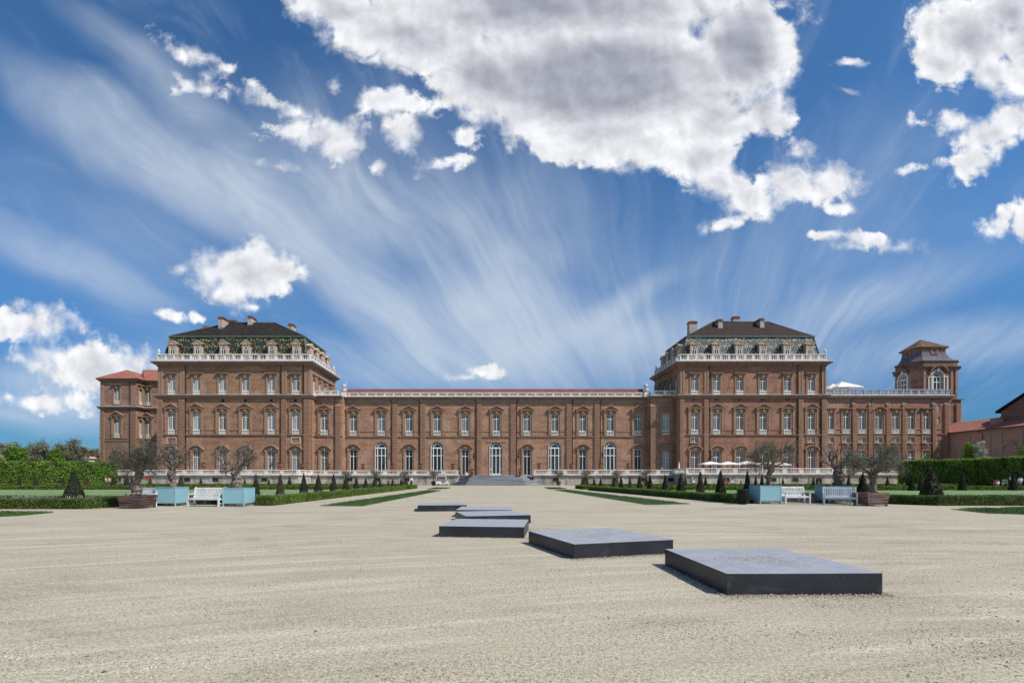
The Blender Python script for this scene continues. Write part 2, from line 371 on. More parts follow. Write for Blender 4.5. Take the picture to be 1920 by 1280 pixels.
cb = t.n('ShaderNodeCombineXYZ'); t.L.new(cx, cb.inputs[0]); t.L.new(cy, cb.inputs[1])
P0 = cb.outputs[0]
def warp(P, scale, amt, det=2):
    c = t.noise(P, scale, det, .55, out='Color')
    return t.vm('ADD', P, t.vm('MULTIPLY', t.vm('SUBTRACT', c, (.5,.5,.5)), (amt, amt, 0)))
def ell(P, x, y, rx, ry, ang=0):
    m = t.n('ShaderNodeMapping', vector_type='TEXTURE'); t.set(m.inputs[0], P)
    m.inputs['Location'].default_value = (x/100, y/100, 0); m.inputs['Rotation'].default_value = (0, 0, R(ang))
    m.inputs['Scale'].default_value = (rx/100, ry/100, 1)
    return t.vm('LENGTH', m.outputs[0], None, out=1)
# cumulus, one ellipse per lobe: x, y, rx, ry, tilt
CU_BL = [(1050,10,440,95,0),(640,20,110,55,20),(760,62,190,70,12),(930,150,150,85,15),(1130,150,330,130,0),(1130,255,190,62,8),(1395,95,105,115,-15),
 (1430,205,62,55,0),(1330,225,90,60,0),(1310,300,66,48,0),(1350,345,66,40,10),(1400,372,62,32,10),(1475,335,62,45,0),(1560,340,50,34,-15),(1595,352,45,16,0),
 (1375,412,60,14,-12),(1585,395,32,9,10),(1500,280,26,16,0),
 (735,182,80,34,5),(750,240,44,36,50),(635,258,62,44,15),(555,248,62,20,10),(590,262,50,20,0),(505,188,44,18,25),(708,312,16,20,0),(825,312,36,13,-20),(868,262,28,20,30),(865,300,24,16,20),(628,165,22,20,0),
 (330,92,46,18,32),(375,112,34,14,25),(412,132,32,11,-10),(375,168,44,14,10),(350,158,30,10,30),(520,312,34,10,8),
 (460,510,98,58,0),(430,555,55,32,20),(520,505,50,38,0),(345,505,20,12,0),(478,578,26,10,0),(395,515,44,40,0),
 (70,607,88,34,3),(30,600,50,28,0),(150,672,115,32,0),(95,668,60,26,0),(190,700,120,40,0),(185,690,120,44,0),(70,752,110,17,9),
 (1815,65,112,78,10),(1890,25,100,60,0),(1765,120,62,46,30),(1870,140,70,44,20),(1950,80,80,90,0),
 (1790,232,52,20,5),(1860,250,80,36,-20),(1910,225,60,40,0),(1830,300,66,26,-40),(1800,300,60,12,-8),(1870,290,60,16,-30),
 (1868,418,44,20,-30),(1915,410,28,30,0),(1640,452,66,15,5),(1690,465,36,14,10),(1560,443,44,8,5),(1590,466,30,8,0),
 (915,690,34,10,5),(857,706,20,6,0),(1590,120,26,7,0),(1590,175,22,7,20),(320,590,30,10,15),(365,596,16,9,0)]
PW = warp(warp(P0, .55, .30), 2.4, .17, 4)
field = None; big = None
for (x, y, rx, ry, a) in CU_BL:
    r = min(rx, ry)/100
    e = t.math('MULTIPLY', t.math('SUBTRACT', 1.0, ell(PW, x, y, rx, ry, a)), max(r, .20))
    field = e if field is None else t.math('SMOOTH_MAX', field, e, .12)
n_f = t.math('ADD', t.math('MULTIPLY', t.noise(P0, 1.5, 2, .5), .55), t.math('MULTIPLY', t.noise(P0, 4.2, 7, .62, .3), .45))
dens = t.math('ADD', field, t.math('MULTIPLY', t.math('SUBTRACT', n_f, .5), 1.22))
cu_mask = t.smooth(dens, -.08, t.smooth(t.noise(P0, .9, 2, .5), .4, .62, .10, .40))
# light and shade inside the clouds: thick middles grey, lumps lit from the upper right
P_off = t.vm('ADD', P0, (.10, -.16, 0))
rel = t.math('SUBTRACT', t.noise(P0, 2.1, 5, .55, .3), t.noise(P_off, 2.1, 5, .55, .3))
thick = t.smooth(t.math('ADD', field, t.math('MULTIPLY', t.math('SUBTRACT', t.noise(P0, .60, 3, .5), .5), .7)), .06, .88)
cu_col = t.mix(thick, (.90,.915,.95), (.40,.42,.50))
cu_col = t.vm('SCALE', cu_col, t.smooth(rel, -.18, .18, .84, 1.12, 'LINEAR'))
# cirrus, streaks fanning out of the skyline
def cirr(P, x, y, rx, ry, a, pk):
    return t.math('MULTIPLY', t.smooth(ell(P, x, y, rx, ry, a), 0.0, 1.0, 1.0, 0.0), pk)
PC = warp(P0, .35, .9, 2)
CI = [(820,440,700,330,20,.34),(1500,560,560,220,-18,.22),(250,420,420,260,25,.20),(330,310,520,105,29,.95),(640,520,330,80,42,.75),(300,150,360,60,38,.5),(90,480,330,60,24,.55),(930,500,170,230,-12,.42),(960,590,300,95,10,.75),
 (790,610,210,80,42,.6),(700,400,280,120,20,.35),(960,690,1100,90,0,.45),(1150,585,190,40,-24,.5),(1640,570,420,70,-20,.38),(1860,640,260,70,-8,.5),(1000,400,140,190,0,.16),
 (140,730,260,90,8,.85),(70,785,260,50,8,.7),(1060,640,300,80,-5,.6),(1560,330,420,150,-30,.16),(600,300,200,90,50,.3),(1350,650,260,60,0,.3)]
env = None
for c in CI:
    e = cirr(PC, *c); env = e if env is None else t.math('ADD', env, e)
s2 = t.n('ShaderNodeSeparateXYZ'); t.L.new(PC, s2.inputs[0])
ang = t.math('ARCTAN2', t.math('SUBTRACT', 10.4, s2.outputs[1]), t.math('SUBTRACT', s2.outputs[0], 12.6))
rad = t.math('SQRT', t.math('ADD', t.math('POWER', t.math('SUBTRACT', s2.outputs[0], 12.6), 2), t.math('POWER', t.math('SUBTRACT', s2.outputs[1], 10.4), 2)))
cp = t.n('ShaderNodeCombineXYZ'); t.L.new(t.math('MULTIPLY', ang, 9.0), cp.inputs[0]); t.L.new(t.math('MULTIPLY', rad, .22), cp.inputs[1])
stk = t.noise(cp.outputs[0], 1.5, 7, .6, .6)
soft = t.noise(P0, .5, 4, .5)
ci = t.math('MULTIPLY', env, t.math('ADD', 1.0, t.math('MULTIPLY', t.smooth(stk, .25, .75, -.6, .45, 'LINEAR'), t.smooth(t.vm('LENGTH', t.vm('SUBTRACT', P0, (12.6, 10.4, 0)), None, out=1), 1.0, 7.0, .45, 1.0))))
ci = t.math('MULTIPLY', ci, t.smooth(soft, .3, .7, .65, 1.2, 'LINEAR'))
thin = t.math('MULTIPLY', t.smooth(stk, .5, .8), .12)
ci = t.math('MULTIPLY', t.math('SUBTRACT', 1.0, t.math('EXPONENT', t.math('MULTIPLY', t.math('ADD', ci, thin), -1.35))), .90)
# deeper blue of a clear spring sky, paler towards the horizon
skyc = t.mix(1.0, sky.outputs[0], (.42, .69, .93), 'MULTIPLY')
hz = t.smooth(sp.outputs[2], .0, .42, 0, 1)
skyc = t.mix(1.0, skyc, t.mix(hz, (.33,.46,.56), (.90,.98,.96)), 'MULTIPLY')
bg1 = t.n('ShaderNodeBackground'); t.L.new(skyc, bg1.inputs[0]); bg1.inputs[1].default_value = .145
bg2 = t.n('ShaderNodeBackground'); bg2.inputs[0].default_value = (.65,.73,.82,1); bg2.inputs[1].default_value = 1
bg3 = t.n('ShaderNodeBackground'); t.L.new(cu_col, bg3.inputs[0]); bg3.inputs[1].default_value = 1
m1 = t.n('ShaderNodeMixShader'); t.L.new(ci, m1.inputs[0]); t.L.new(bg1.outputs[0], m1.inputs[1]); t.L.new(bg2.outputs[0], m1.inputs[2])
m2 = t.n('ShaderNodeMixShader'); t.L.new(cu_mask, m2.inputs[0]); t.L.new(m1.outputs[0], m2.inputs[1]); t.L.new(bg3.outputs[0], m2.inputs[2])
t.L.new(m2.outputs[0], out.inputs[0])
w.cycles.sampling_method = 'MANUAL'; w.cycles.sample_map_resolution = 512

scene.cycles.max_bounces = 6; scene.cycles.diffuse_bounces = 3; scene.cycles.glossy_bounces = 2; scene.cycles.transmission_bounces = 2
# ================================================================= architecture helpers
FRONT = lambda Y: ((0.0, Y), (1, 0), (0, -1))            # s is world x
def side_frame(X, sgn):                                 # wall at x=X whose outside faces sgn*x ; s is world y (times sgn)
    return ((X, 0.0), (0, sgn), (sgn, 0))
def frz(fr): return math.atan2(fr[1][1], fr[1][0])
def fpt(fr, s, d, z): o, ux, n = fr; return (o[0]+ux[0]*s+n[0]*d, o[1]+ux[1]*s+n[1]*d, z)
def wall(mb, fr, s0, s1, z0, z1, ops, dep=.32):
    """wall face with real openings (sa, sb, za, zb, arched)"""
    ss = sorted({s0, s1, *[o[0] for o in ops], *[o[1] for o in ops]}); zs = sorted({z0, z1, *[o[2] for o in ops], *[o[3] for o in ops]})
    P = lambda s, d, z: fpt(fr, s, d, z)
    for i in range(len(ss)-1):
        for j in range(len(zs)-1):
            cs, cz = (ss[i]+ss[i+1])/2, (zs[j]+zs[j+1])/2
            if any(o[0] < cs < o[1] and o[2] < cz < o[3] for o in ops): continue
            mb.add([P(ss[i],0,zs[j]), P(ss[i+1],0,zs[j]), P(ss[i+1],0,zs[j+1]), P(ss[i],0,zs[j+1])], [(0,1,2,3)])
    for o in ops:
        a, b, c, d = o[:4]
        for q in ([(a,c),(a,d)], [(b,c),(b,d)], [(a,c),(b,c)], [(a,d),(b,d)]):
            mb.add([P(q[0][0],0,q[0][1]), P(q[1][0],0,q[1][1]), P(q[1][0],-dep,q[1][1]), P(q[0][0],-dep,q[0][1])], [(0,1,2,3)])
        if len(o) > 4 and o[4]:
            r = (b-a)/2; m = (a+b)/2; zc = d-r; n = 8
            for sg in (-1, 1):
                arc = [(m+sg*r*math.cos(math.pi/2*k/n), zc+r*math.sin(math.pi/2*k/n)) for k in range(n+1)]
                vs = [P(m+sg*r,0,d)] + [P(x,0,z) for x, z in arc]
                mb.add(vs, [tuple(range(n+2))])
                for k in range(n): mb.add([P(*(arc[k][0],0,arc[k][1])), P(arc[k+1][0],0,arc[k+1][1]), P(arc[k+1][0],-dep,arc[k+1][1]), P(arc[k][0],-dep,arc[k][1])], [(0,1,2,3)])
def window_proto(w, h, bal=.85, tr=None, cols=4, rows=6, arch=False, style='pedi', frame='white', glass='glass', key='w'):
    """local coords: x along the wall, y into the wall, z up from the opening's foot. returns meshes"""
    f = MB(); z0 = bal; top = h
    hw = w/2; fb = .08
    if tr is None: tr = z0 + (h-z0)*.74
    if not arch:
        f.box(-hw, -hw+fb, .16, .24, z0, top); f.box(hw-fb, hw, .16, .24, z0, top)
        f.box(-hw+fb, hw-fb, .16, .24, top-fb, top); f.box(-hw+fb, hw-fb, .16, .24, z0, z0+fb*1.4)
        f.box(-hw+fb, hw-fb, .14, .23, tr-.07, tr+.07); f.box(-.055, .055, .13, .235, z0+fb*1.4, tr-.07); f.box(-.05, .05, .15, .235, tr+.07, top-fb)
        for k in range(1, cols):
            x = -hw + w*k/cols
            if abs(x) > .1: f.box(x-.02, x+.02, .18, .225, z0+fb, top-fb)
        for k in range(1, rows):
            z = z0 + (tr-z0)*k/rows; f.box(-hw+fb, hw-fb, .185, .222, z-.018, z+.018)
        if tr < top-.5:
            z = (tr+top)/2; f.box(-hw+fb, hw-fb, .185, .222, z-.018, z+.018)
    else:
        r = hw; zs = h-r
        f.box(-hw, -hw+.11, .14, .26, z0, zs); f.box(hw-.11, hw, .14, .26, z0, zs)
        f.box(-hw+.11, hw-.11, .12, .25, zs-.13, zs+.13); f.box(-hw+.11, hw-.11, .14, .25, z0, z0+.35)
        for x, q in ((-hw*.62, .09), (hw*.62, .09), (0, .075)): f.box(x-q, x+q, .14, .25, z0+.35, zs-.13)
        zt = z0 + (zs-z0)*.72; f.box(-hw+.11, hw-.11, .13, .245, zt-.08, zt+.08)
        zt = z0 + (zs-z0)*.22
        for a, b in ((-hw+.11, -hw*.62-.09), (hw*.62+.09, hw-.11)): f.box(a, b, .15, .24, zt-.06, zt+.06)
        for ra, rb in ((r-.11, r), (r*.60-.05, r*.60+.05)):
            n = 14
            for k in range(n):
                a0, a1 = math.pi*k/n, math.pi*(k+1)/n
                f.prism([(ra*math.cos(a0), zs+.01+ra*math.sin(a0)), (rb*math.cos(a0), zs+.01+rb*math.sin(a0)), (rb*math.cos(a1), zs+.01+rb*math.sin(a1)), (ra*math.cos(a1), zs+.01+ra*math.sin(a1))], .14, .25)
        for k in range(1, 5):
            a = math.pi*k/5; c, s_ = math.cos(a), math.sin(a); q = .05
            f.prism([(r*.6*c-q*s_, zs+r*.6*s_+q*c), (r*.6*c+q*s_, zs+r*.6*s_-q*c), ((r-.08)*c+q*s_, zs+(r-.08)*s_-q*c), ((r-.08)*c-q*s_, zs+(r-.08)*s_+q*c)], .15, .245)
    g = MB(); g.add([(-hw,.27,z0),(hw,.27,z0),(hw,.27,top),(-hw,.27,top)], [(0,1,2,3)])
    b_ = None
    if bal > 0:
        b_ = MB(); b_.box(-hw-.04, hw+.04, -.10, .14, bal-.14, bal-.02); b_.box(-hw-.04, hw+.04, -.10, .14, .0, .16)
        n = 5
        for k in range(n):
            x = -hw + w*(k+.5)/n
            for (za, zb, q) in ((.16, .28, .05), (.28, .48, .075), (.48, bal-.14, .045)): b_.box(x-q, x+q, -.02-q, -.02+q, za, zb)
    s = MB()
    if style == 'pedi':
        jw = .27
        for sg in (-1, 1):
            a, b = sorted((sg*hw, sg*(hw+jw))); s.box(a, b, -.12, .0, bal*.2, h+.15)
            a, b = sorted((sg*(hw+jw), sg*(hw+jw+.30))); s.box(a, b, -.2, 0, .0, h+.45)
            a, b = sorted((sg*(hw+jw-.04), sg*(hw+jw+.36))); s.box(a, b, -.34, -.002, h+.45, h+.85)
            s.box(a+.04, b-.04, -.27, -.003, h*.0+bal-.05, bal+.25)
        s.box(-hw-jw, hw+jw, -.1, 0, h, h+.18); s.box(-hw-jw+.04, hw+jw-.04, -.05, 0, h+.18, h+.85)
        s.prism([(-.28,h+.10),(.28,h+.10),(.34,h+.55),(.18,h+.78),(-.18,h+.78),(-.34,h+.55)], -.26, -.05)
        s.ball((0,-.26,h+.42), .2, 8, 5)
        W = hw+jw+.53; zb = h+.85
        s.box(-W, W, -.42, 0, zb, zb+.16)
        ap = .92
        s.prism([(-W+.1, zb+.16), (W-.1, zb+.16), (0, zb+.16+ap*.86)], -.16, 0)
        for sg in (-1, 1):
            s.prism([(sg*(W+.06), zb+.16), (sg*(W-.22), zb+.162), (0, zb+ap*.92+.10), (0, zb+ap+.28)], -.5, 0)
    elif style == 'hood':
        jw = .24
        for sg in (-1, 1):
            a, b = sorted((sg*hw, sg*(hw+jw))); s.box(a, b, -.12, 0, 0, h+.1)
            a, b = sorted((sg*(hw+jw), sg*(hw+jw+.2))); s.box(a, b, -.2, 0, 0, h-.1)
            a, b = sorted((sg*(hw+jw-.02), sg*(hw+jw+.26))); s.box(a, b, -.36, -.002, h-.1, h+.22)
        s.box(-hw-jw, hw+jw, -.11, 0, h, h+.12)
        s.prism([(-.55,h+.12),(.55,h+.12),(.5,h+.35),(.25,h+.62),(-.25,h+.62),(-.5,h+.35)], -.2, 0)
        s.ball((0,-.2,h+.35), .22, 8, 5, (1.4,.7,1))
        W = hw+jw+.42; rise = .85; rr = (W*W+rise*rise)/(2*rise); zc = h+.22+rise-rr; am = math.asin(W/rr); n = 12
        for k in range(n):
            a0 = -am+2*am*k/n; a1 = -am+2*am*(k+1)/n
            q = [((rr+e)*math.sin(a), zc+(rr+e)*math.cos(a)) for e, a in ((0,a0),(.20,a0),(.20,a1),(0,a1))]
            s.prism(q, -.5, 0)
            q = [((rr-.0)*math.sin(a0), zc+rr*math.cos(a0)), (rr*math.sin(a1), zc+rr*math.cos(a1)), (rr*math.sin(a1)*.9, h+.2), (rr*math.sin(a0)*.9, h+.2)]
            s.prism(q, -.09, 0)
    elif style in ('flat', 'flatlead'):
        jw = .3
        for sg in (-1, 1):
            a, b = sorted((sg*hw, sg*(hw+jw))); s.box(a, b, -.12, 0, .0, h+.1)
            a, b = sorted((sg*(hw+.02), sg*(hw+jw+.12))); s.box(a, b, -.16, -.001, h+.02, h+.32)
        s.box(-hw-jw, hw+jw, -.11, 0, h+.1, h+.26)
        s.box(-hw-.06, hw+.06, -.08, 0, h+.26, h+.62)
        s.prism([(-.2,h+.0),(.2,h+.0),(.3,h+.62),(-.3,h+.62)], -.3, -.1)
        s.box(-hw-jw-.1, hw+jw+.1, -.38, 0, h+.62, h+.78)
        s.box(-hw-jw-.2, hw+jw+.2, -.5, 0, h+.78, h+.9)
    elif style == 'mezz':
        q = .24
        s.box(-hw-q, -hw, -.1, 0, -.1, h+q); s.box(hw, hw+q, -.1, 0, -.1, h+q); s.box(-hw, hw, -.1, 0, h, h+q)
        s.box(-hw-q-.04, hw+q+.04, -.24, 0, -.28, -.1)
    elif style == 'keyed':
        q = .22
        s.box(-hw-q, -hw, -.1, 0, 0, h+.1); s.box(hw, hw+q, -.1, 0, 0, h+.1); s.box(-hw-q-.03, hw+q+.03, -.15, 0, h+.1, h+.24)
        for k in range(7):
            a = math.pi*(.12+.76*k/6); c, z = math.cos(a), math.sin(a)
            s.prism([(.62*c-.1*z, h+.26+.5*z+.0), (.62*c+.1*z, h+.26+.5*z), (1.05*c+.15*z, h+.28+.86*z+.14), (1.05*c-.15*z, h+.28+.86*z+.14)], -.17, 0)
        s.box(-.34, .34, -.3, -.001, h+1.22, h+1.38)
    elif style == 'archband':
        r = hw+.02; zs = h-hw; n = 16
        for k in range(n):
            a0, a1 = math.pi*k/n, math.pi*(k+1)/n
            s.prism([(r*math.cos(a0), zs+r*math.sin(a0)), ((r+.16)*math.cos(a0), zs+(r+.16)*math.sin(a0)), ((r+.16)*math.cos(a1), zs+(r+.16)*math.sin(a1)), (r*math.cos(a1), zs+r*math.sin(a1))], -.09, 0)
        for sg in (-1, 1):
            a, b = sorted((sg*r, sg*(r+.16))); s.box(a, b, -.09, 0, 0, zs)
    return dict(frame=f.mesh('window', M[frame]), glass=g.mesh('glass', M[glass]), bal=b_.mesh('window_balustrade', M[frame]) if b_ else None,
                sur=s.mesh('window_surround', M['trim']) if s.v else None, w=w, h=h, arch=arch, style=style)
def put_window(parent, fr, s, z, pr, name='window', glass=None):
    x, y, _ = fpt(fr, s, 0, 0); p = worldloc(parent)
    o = link(name, pr['frame'], parent, (x-p.x, y-p.y, z-p.z), frz(fr))
    me = pr['glass']
    if glass:
        key = me.name + glass
        me = pr.setdefault('g_'+glass, None) or pr['glass'].copy()
        pr['g_'+glass] = me; me.materials.clear(); me.materials.append(M[glass])
    link('glass', me, o)
    if pr['bal']: link('window_balustrade', pr['bal'], o)
    if pr['sur']: link('window_surround', pr['sur'], o)
    return o
def quoin(parent, fr, s0, s1, z0, z1, d=.06, band=.21, gap=.20, dd=.30):
    mb = MB()
    mb.fbox(fr, s0+.03, s1-.03, 0, d, z0, z1)
    z = z0+.05
    while z+band < z1:
        mb.fbox(fr, s0, s1, d-.02, dd, z, z+band); z += band+gap
    return mb.build('quoin', M['quoin'], parent)
def pilaster(parent, fr, *a):
    mb = MB(); mb.fbox(fr, *a); return mb.build('pilaster', M['trim'], parent)
def balustrade(mb, A, B, z, h=1.3, base=.3, post=2.2, pw=.4, step=.33, r=.05, dep=.30):
    A = Vector((A[0], A[1])); B = Vector((B[0], B[1])); L = (B-A).length; ux = (B-A)/L; fr = ((A.x, A.y), (ux.x, ux.y), (ux.y, -ux.x))
    n = max(1, round(L/post)); hd = dep/2
    mb.fbox(fr, 0, L, -hd, hd, z, z+base); mb.fbox(fr, 0, L, -hd-.03, hd+.03, z+h-.16, z+h)
    for k in range(n+1):
        c = L*k/n; mb.fbox(fr, max(0, c-pw/2), min(L, c+pw/2), -hd+.015, hd-.015, z+base, z+h-.16)
    for k in range(n):
        a = L*k/n+pw/2; b = L*(k+1)/n-pw/2; m = max(1, int((b-a)/step))
        for j in range(m):
            c = a+(b-a)*(j+.5)/m; hh = h-.16-base
            for f0, f1, q in ((0, .22, .7), (.22, .62, 1.0), (.62, 1.0, .6)):
                mb.fbox(fr, c-r*q, c+r*q, -r*q, r*q, z+base+hh*f0, z+base+hh*f1)
def pipe(parent, pts, r=.06): 
    m = MB(); m.tube(pts, r, 6); return m.build('downpipe', M['pipe'], parent)
def lantern(parent, X, Y, z):
    m = MB(); m.tube([(X,Y,z+.9),(X,Y-.35,z+1.05),(X,Y-.6,z+.75),(X,Y-.6,z+.55)], .03, 5); m.box(X-.06,X+.06,Y-.04,Y,z+.5,z+1.1)
    b = m.build('wall_lantern', M['black_metal'], parent)
    l = MB(); l.lathe([(.06,0),(.13,.05),(.2,.5),(.24,.52),(.05,.68),(.03,.78)], (X, Y-.6, z-.2), 6, False)
    l.build('lantern_glass', M['glass_mid'], b)
def vent(parent, fr, s, z, w=.62, h=.42):
    m = MB(); m.fbox(fr, s-w/2, s+w/2, -.1, .012, z, z+h); m.build('vent', M['dark'], parent)
def chimney(parent, X, Y, zb, zt, w, d, caps=1):
    m = MB(); m.box(X-w/2, X+w/2, Y, Y+d, zb, zt); m.box(X-w/2-.08, X+w/2+.08, Y-.08, Y+d+.08, zb+(zt-zb)*.45, zb+(zt-zb)*.45+.1)
    o = m.build('chimney', M['cornice'] if False else M['chim'], parent)
    c = MB(); c.box(X-w/2-.16, X+w/2+.16, Y-.16, Y+d+.16, zt, zt+.10)
    k = max(1, round(d/1.1))
    for i in range(k):
        y0 = Y+d*i/k; y1 = Y+d*(i+1)/k
        c.box(X-w/2+.06, X+w/2-.06, y0+.08, y1-.08, zt+.1, zt+.32)
        c.add([(X-w/2-.12,y0,zt+.32),(X+w/2+.12,y0,zt+.32),(X+w/2+.12,y1-.05,zt+.32),(X-w/2-.12,y1-.05,zt+.32),(X,y0+.1,zt+.52),(X,y1-.15,zt+.52)], [(0,3,2,1),(0,1,4),(3,5,2),(0,4,5,3),(1,2,5,4)])
    c.build('chimney_cap', M['tiles_low'], o)
M['cornice_tower'] = mottled('cornice_tower', (.20,.135,.10), (.15,.10,.08), .8, 7)
M['coping'] = mottled('coping', (.55,.51,.46), (.34,.31,.28), 1.1, 6, stretch=(1,1,2), fineamt=.3)
M['balustrade_grey'] = mottled('balustrade_grey', (.46,.45,.47), (.33,.32,.34), 1.2, 6, fineamt=.2)
M['chim'] = mottled('chim', (.50,.42,.36), (.38,.31,.26), 1.5, 8)
def dormer_mesh():
    b = MB(); b.box(-.75,.75,0,1.7,-.5,3.0); b.box(-1.15,-.75,0.05,1.2,0,.75); b.box(.75,1.15,.05,1.2,0,.75)
    for sg in (-1,1):
        a, c = sorted((sg*.5, sg*.78)); b.box(a, c, -.08, 0, .1, 2.85)
    b.box(-.95,.95,-.18,1.9,3.0,3.16)
    b.prism([(-1.05,3.16),(1.05,3.16),(0,3.72)], -.12, 2.4)
    for sg in (-1,1): b.prism([(sg*1.18,3.16),(sg*.95,3.162),(0,3.66),(0,3.86)], -.22, 2.4)
    f = MB(); f.box(-.45,-.36,-.05,0,.7,2.2); f.box(.36,.45,-.05,0,.7,2.2); f.box(-.36,.36,-.05,0,.7,.8); f.box(-.36,.36,-.06,0,1.98,2.1); f.box(-.05,.05,-.06,0,.8,1.98)
    n = 8
    for k in range(n):
        a0, a1 = math.pi*k/n, math.pi*(k+1)/n
        f.prism([(.36*math.cos(a0),2.1+.36*math.sin(a0)),(.45*math.cos(a0),2.1+.45*math.sin(a0)),(.45*math.cos(a1),2.1+.45*math.sin(a1)),(.36*math.cos(a1),2.1+.36*math.sin(a1))], -.05, 0)
    g = MB(); g.add([(.4*math.cos(math.pi*k/8),-.012,2.1+.4*math.sin(math.pi*k/8)) for k in range(9)]+[(-.4,-.012,.75),(.4,-.012,.75)], [tuple(range(11))])
    return b.mesh('dormer', M['trim_pale']), f.mesh('dormer_window', M['white']), g.mesh('glass', M['glass'])
DORM = dormer_mesh()
def put_dormer(parent, X, Y, z, rz=0):
    p = worldloc(parent); o = link('dormer', DORM[0], parent, (X-p.x, Y-p.y, z-p.z), rz)
    f = link('dormer_window', DORM[1], o); link('glass', DORM[2], f)

# window kinds
W_PED = window_proto(1.46, 4.26, .85, style='pedi', glass='glass_pale')
W_HOOD = window_proto(1.46, 4.78, 0, tr=3.55, style='hood', rows=8)
W_FLAT = window_proto(1.45, 3.36, .72, style='flat', glass='glass_pale')
W_MEZZ = window_proto(1.45, 1.12, 0, tr=.9, style='mezz', rows=2, glass='glass_mid')
W_GPED = window_proto(1.5, 4.3, .86, style='pedi', rows=7)
W_GHOOD = window_proto(1.45, 6.2, 0, tr=4.75, cols=2, rows=1, style='hood')
W_GARCH = window_proto(2.62, 6.98, 0, style='archband', arch=True)
W_WFLAT = window_proto(1.45, 4.15, .8, style='flatlead', rows=7)
W_WKEY = window_proto(1.45, 4.9, 0, tr=3.6, style='keyed', rows=7, glass='glass_mid')
W_FARP = window_proto(1.4, 4.1, .75, style='pedi', frame='white_dim', glass='glass_mid')
W_FARF = window_proto(1.4, 3.6, .7, style='flat', frame='white_dim', glass='glass_mid')
W_FARH = window_proto(1.4, 4.6, 0, tr=3.3, style='hood', frame='white_dim', glass='glass_mid')

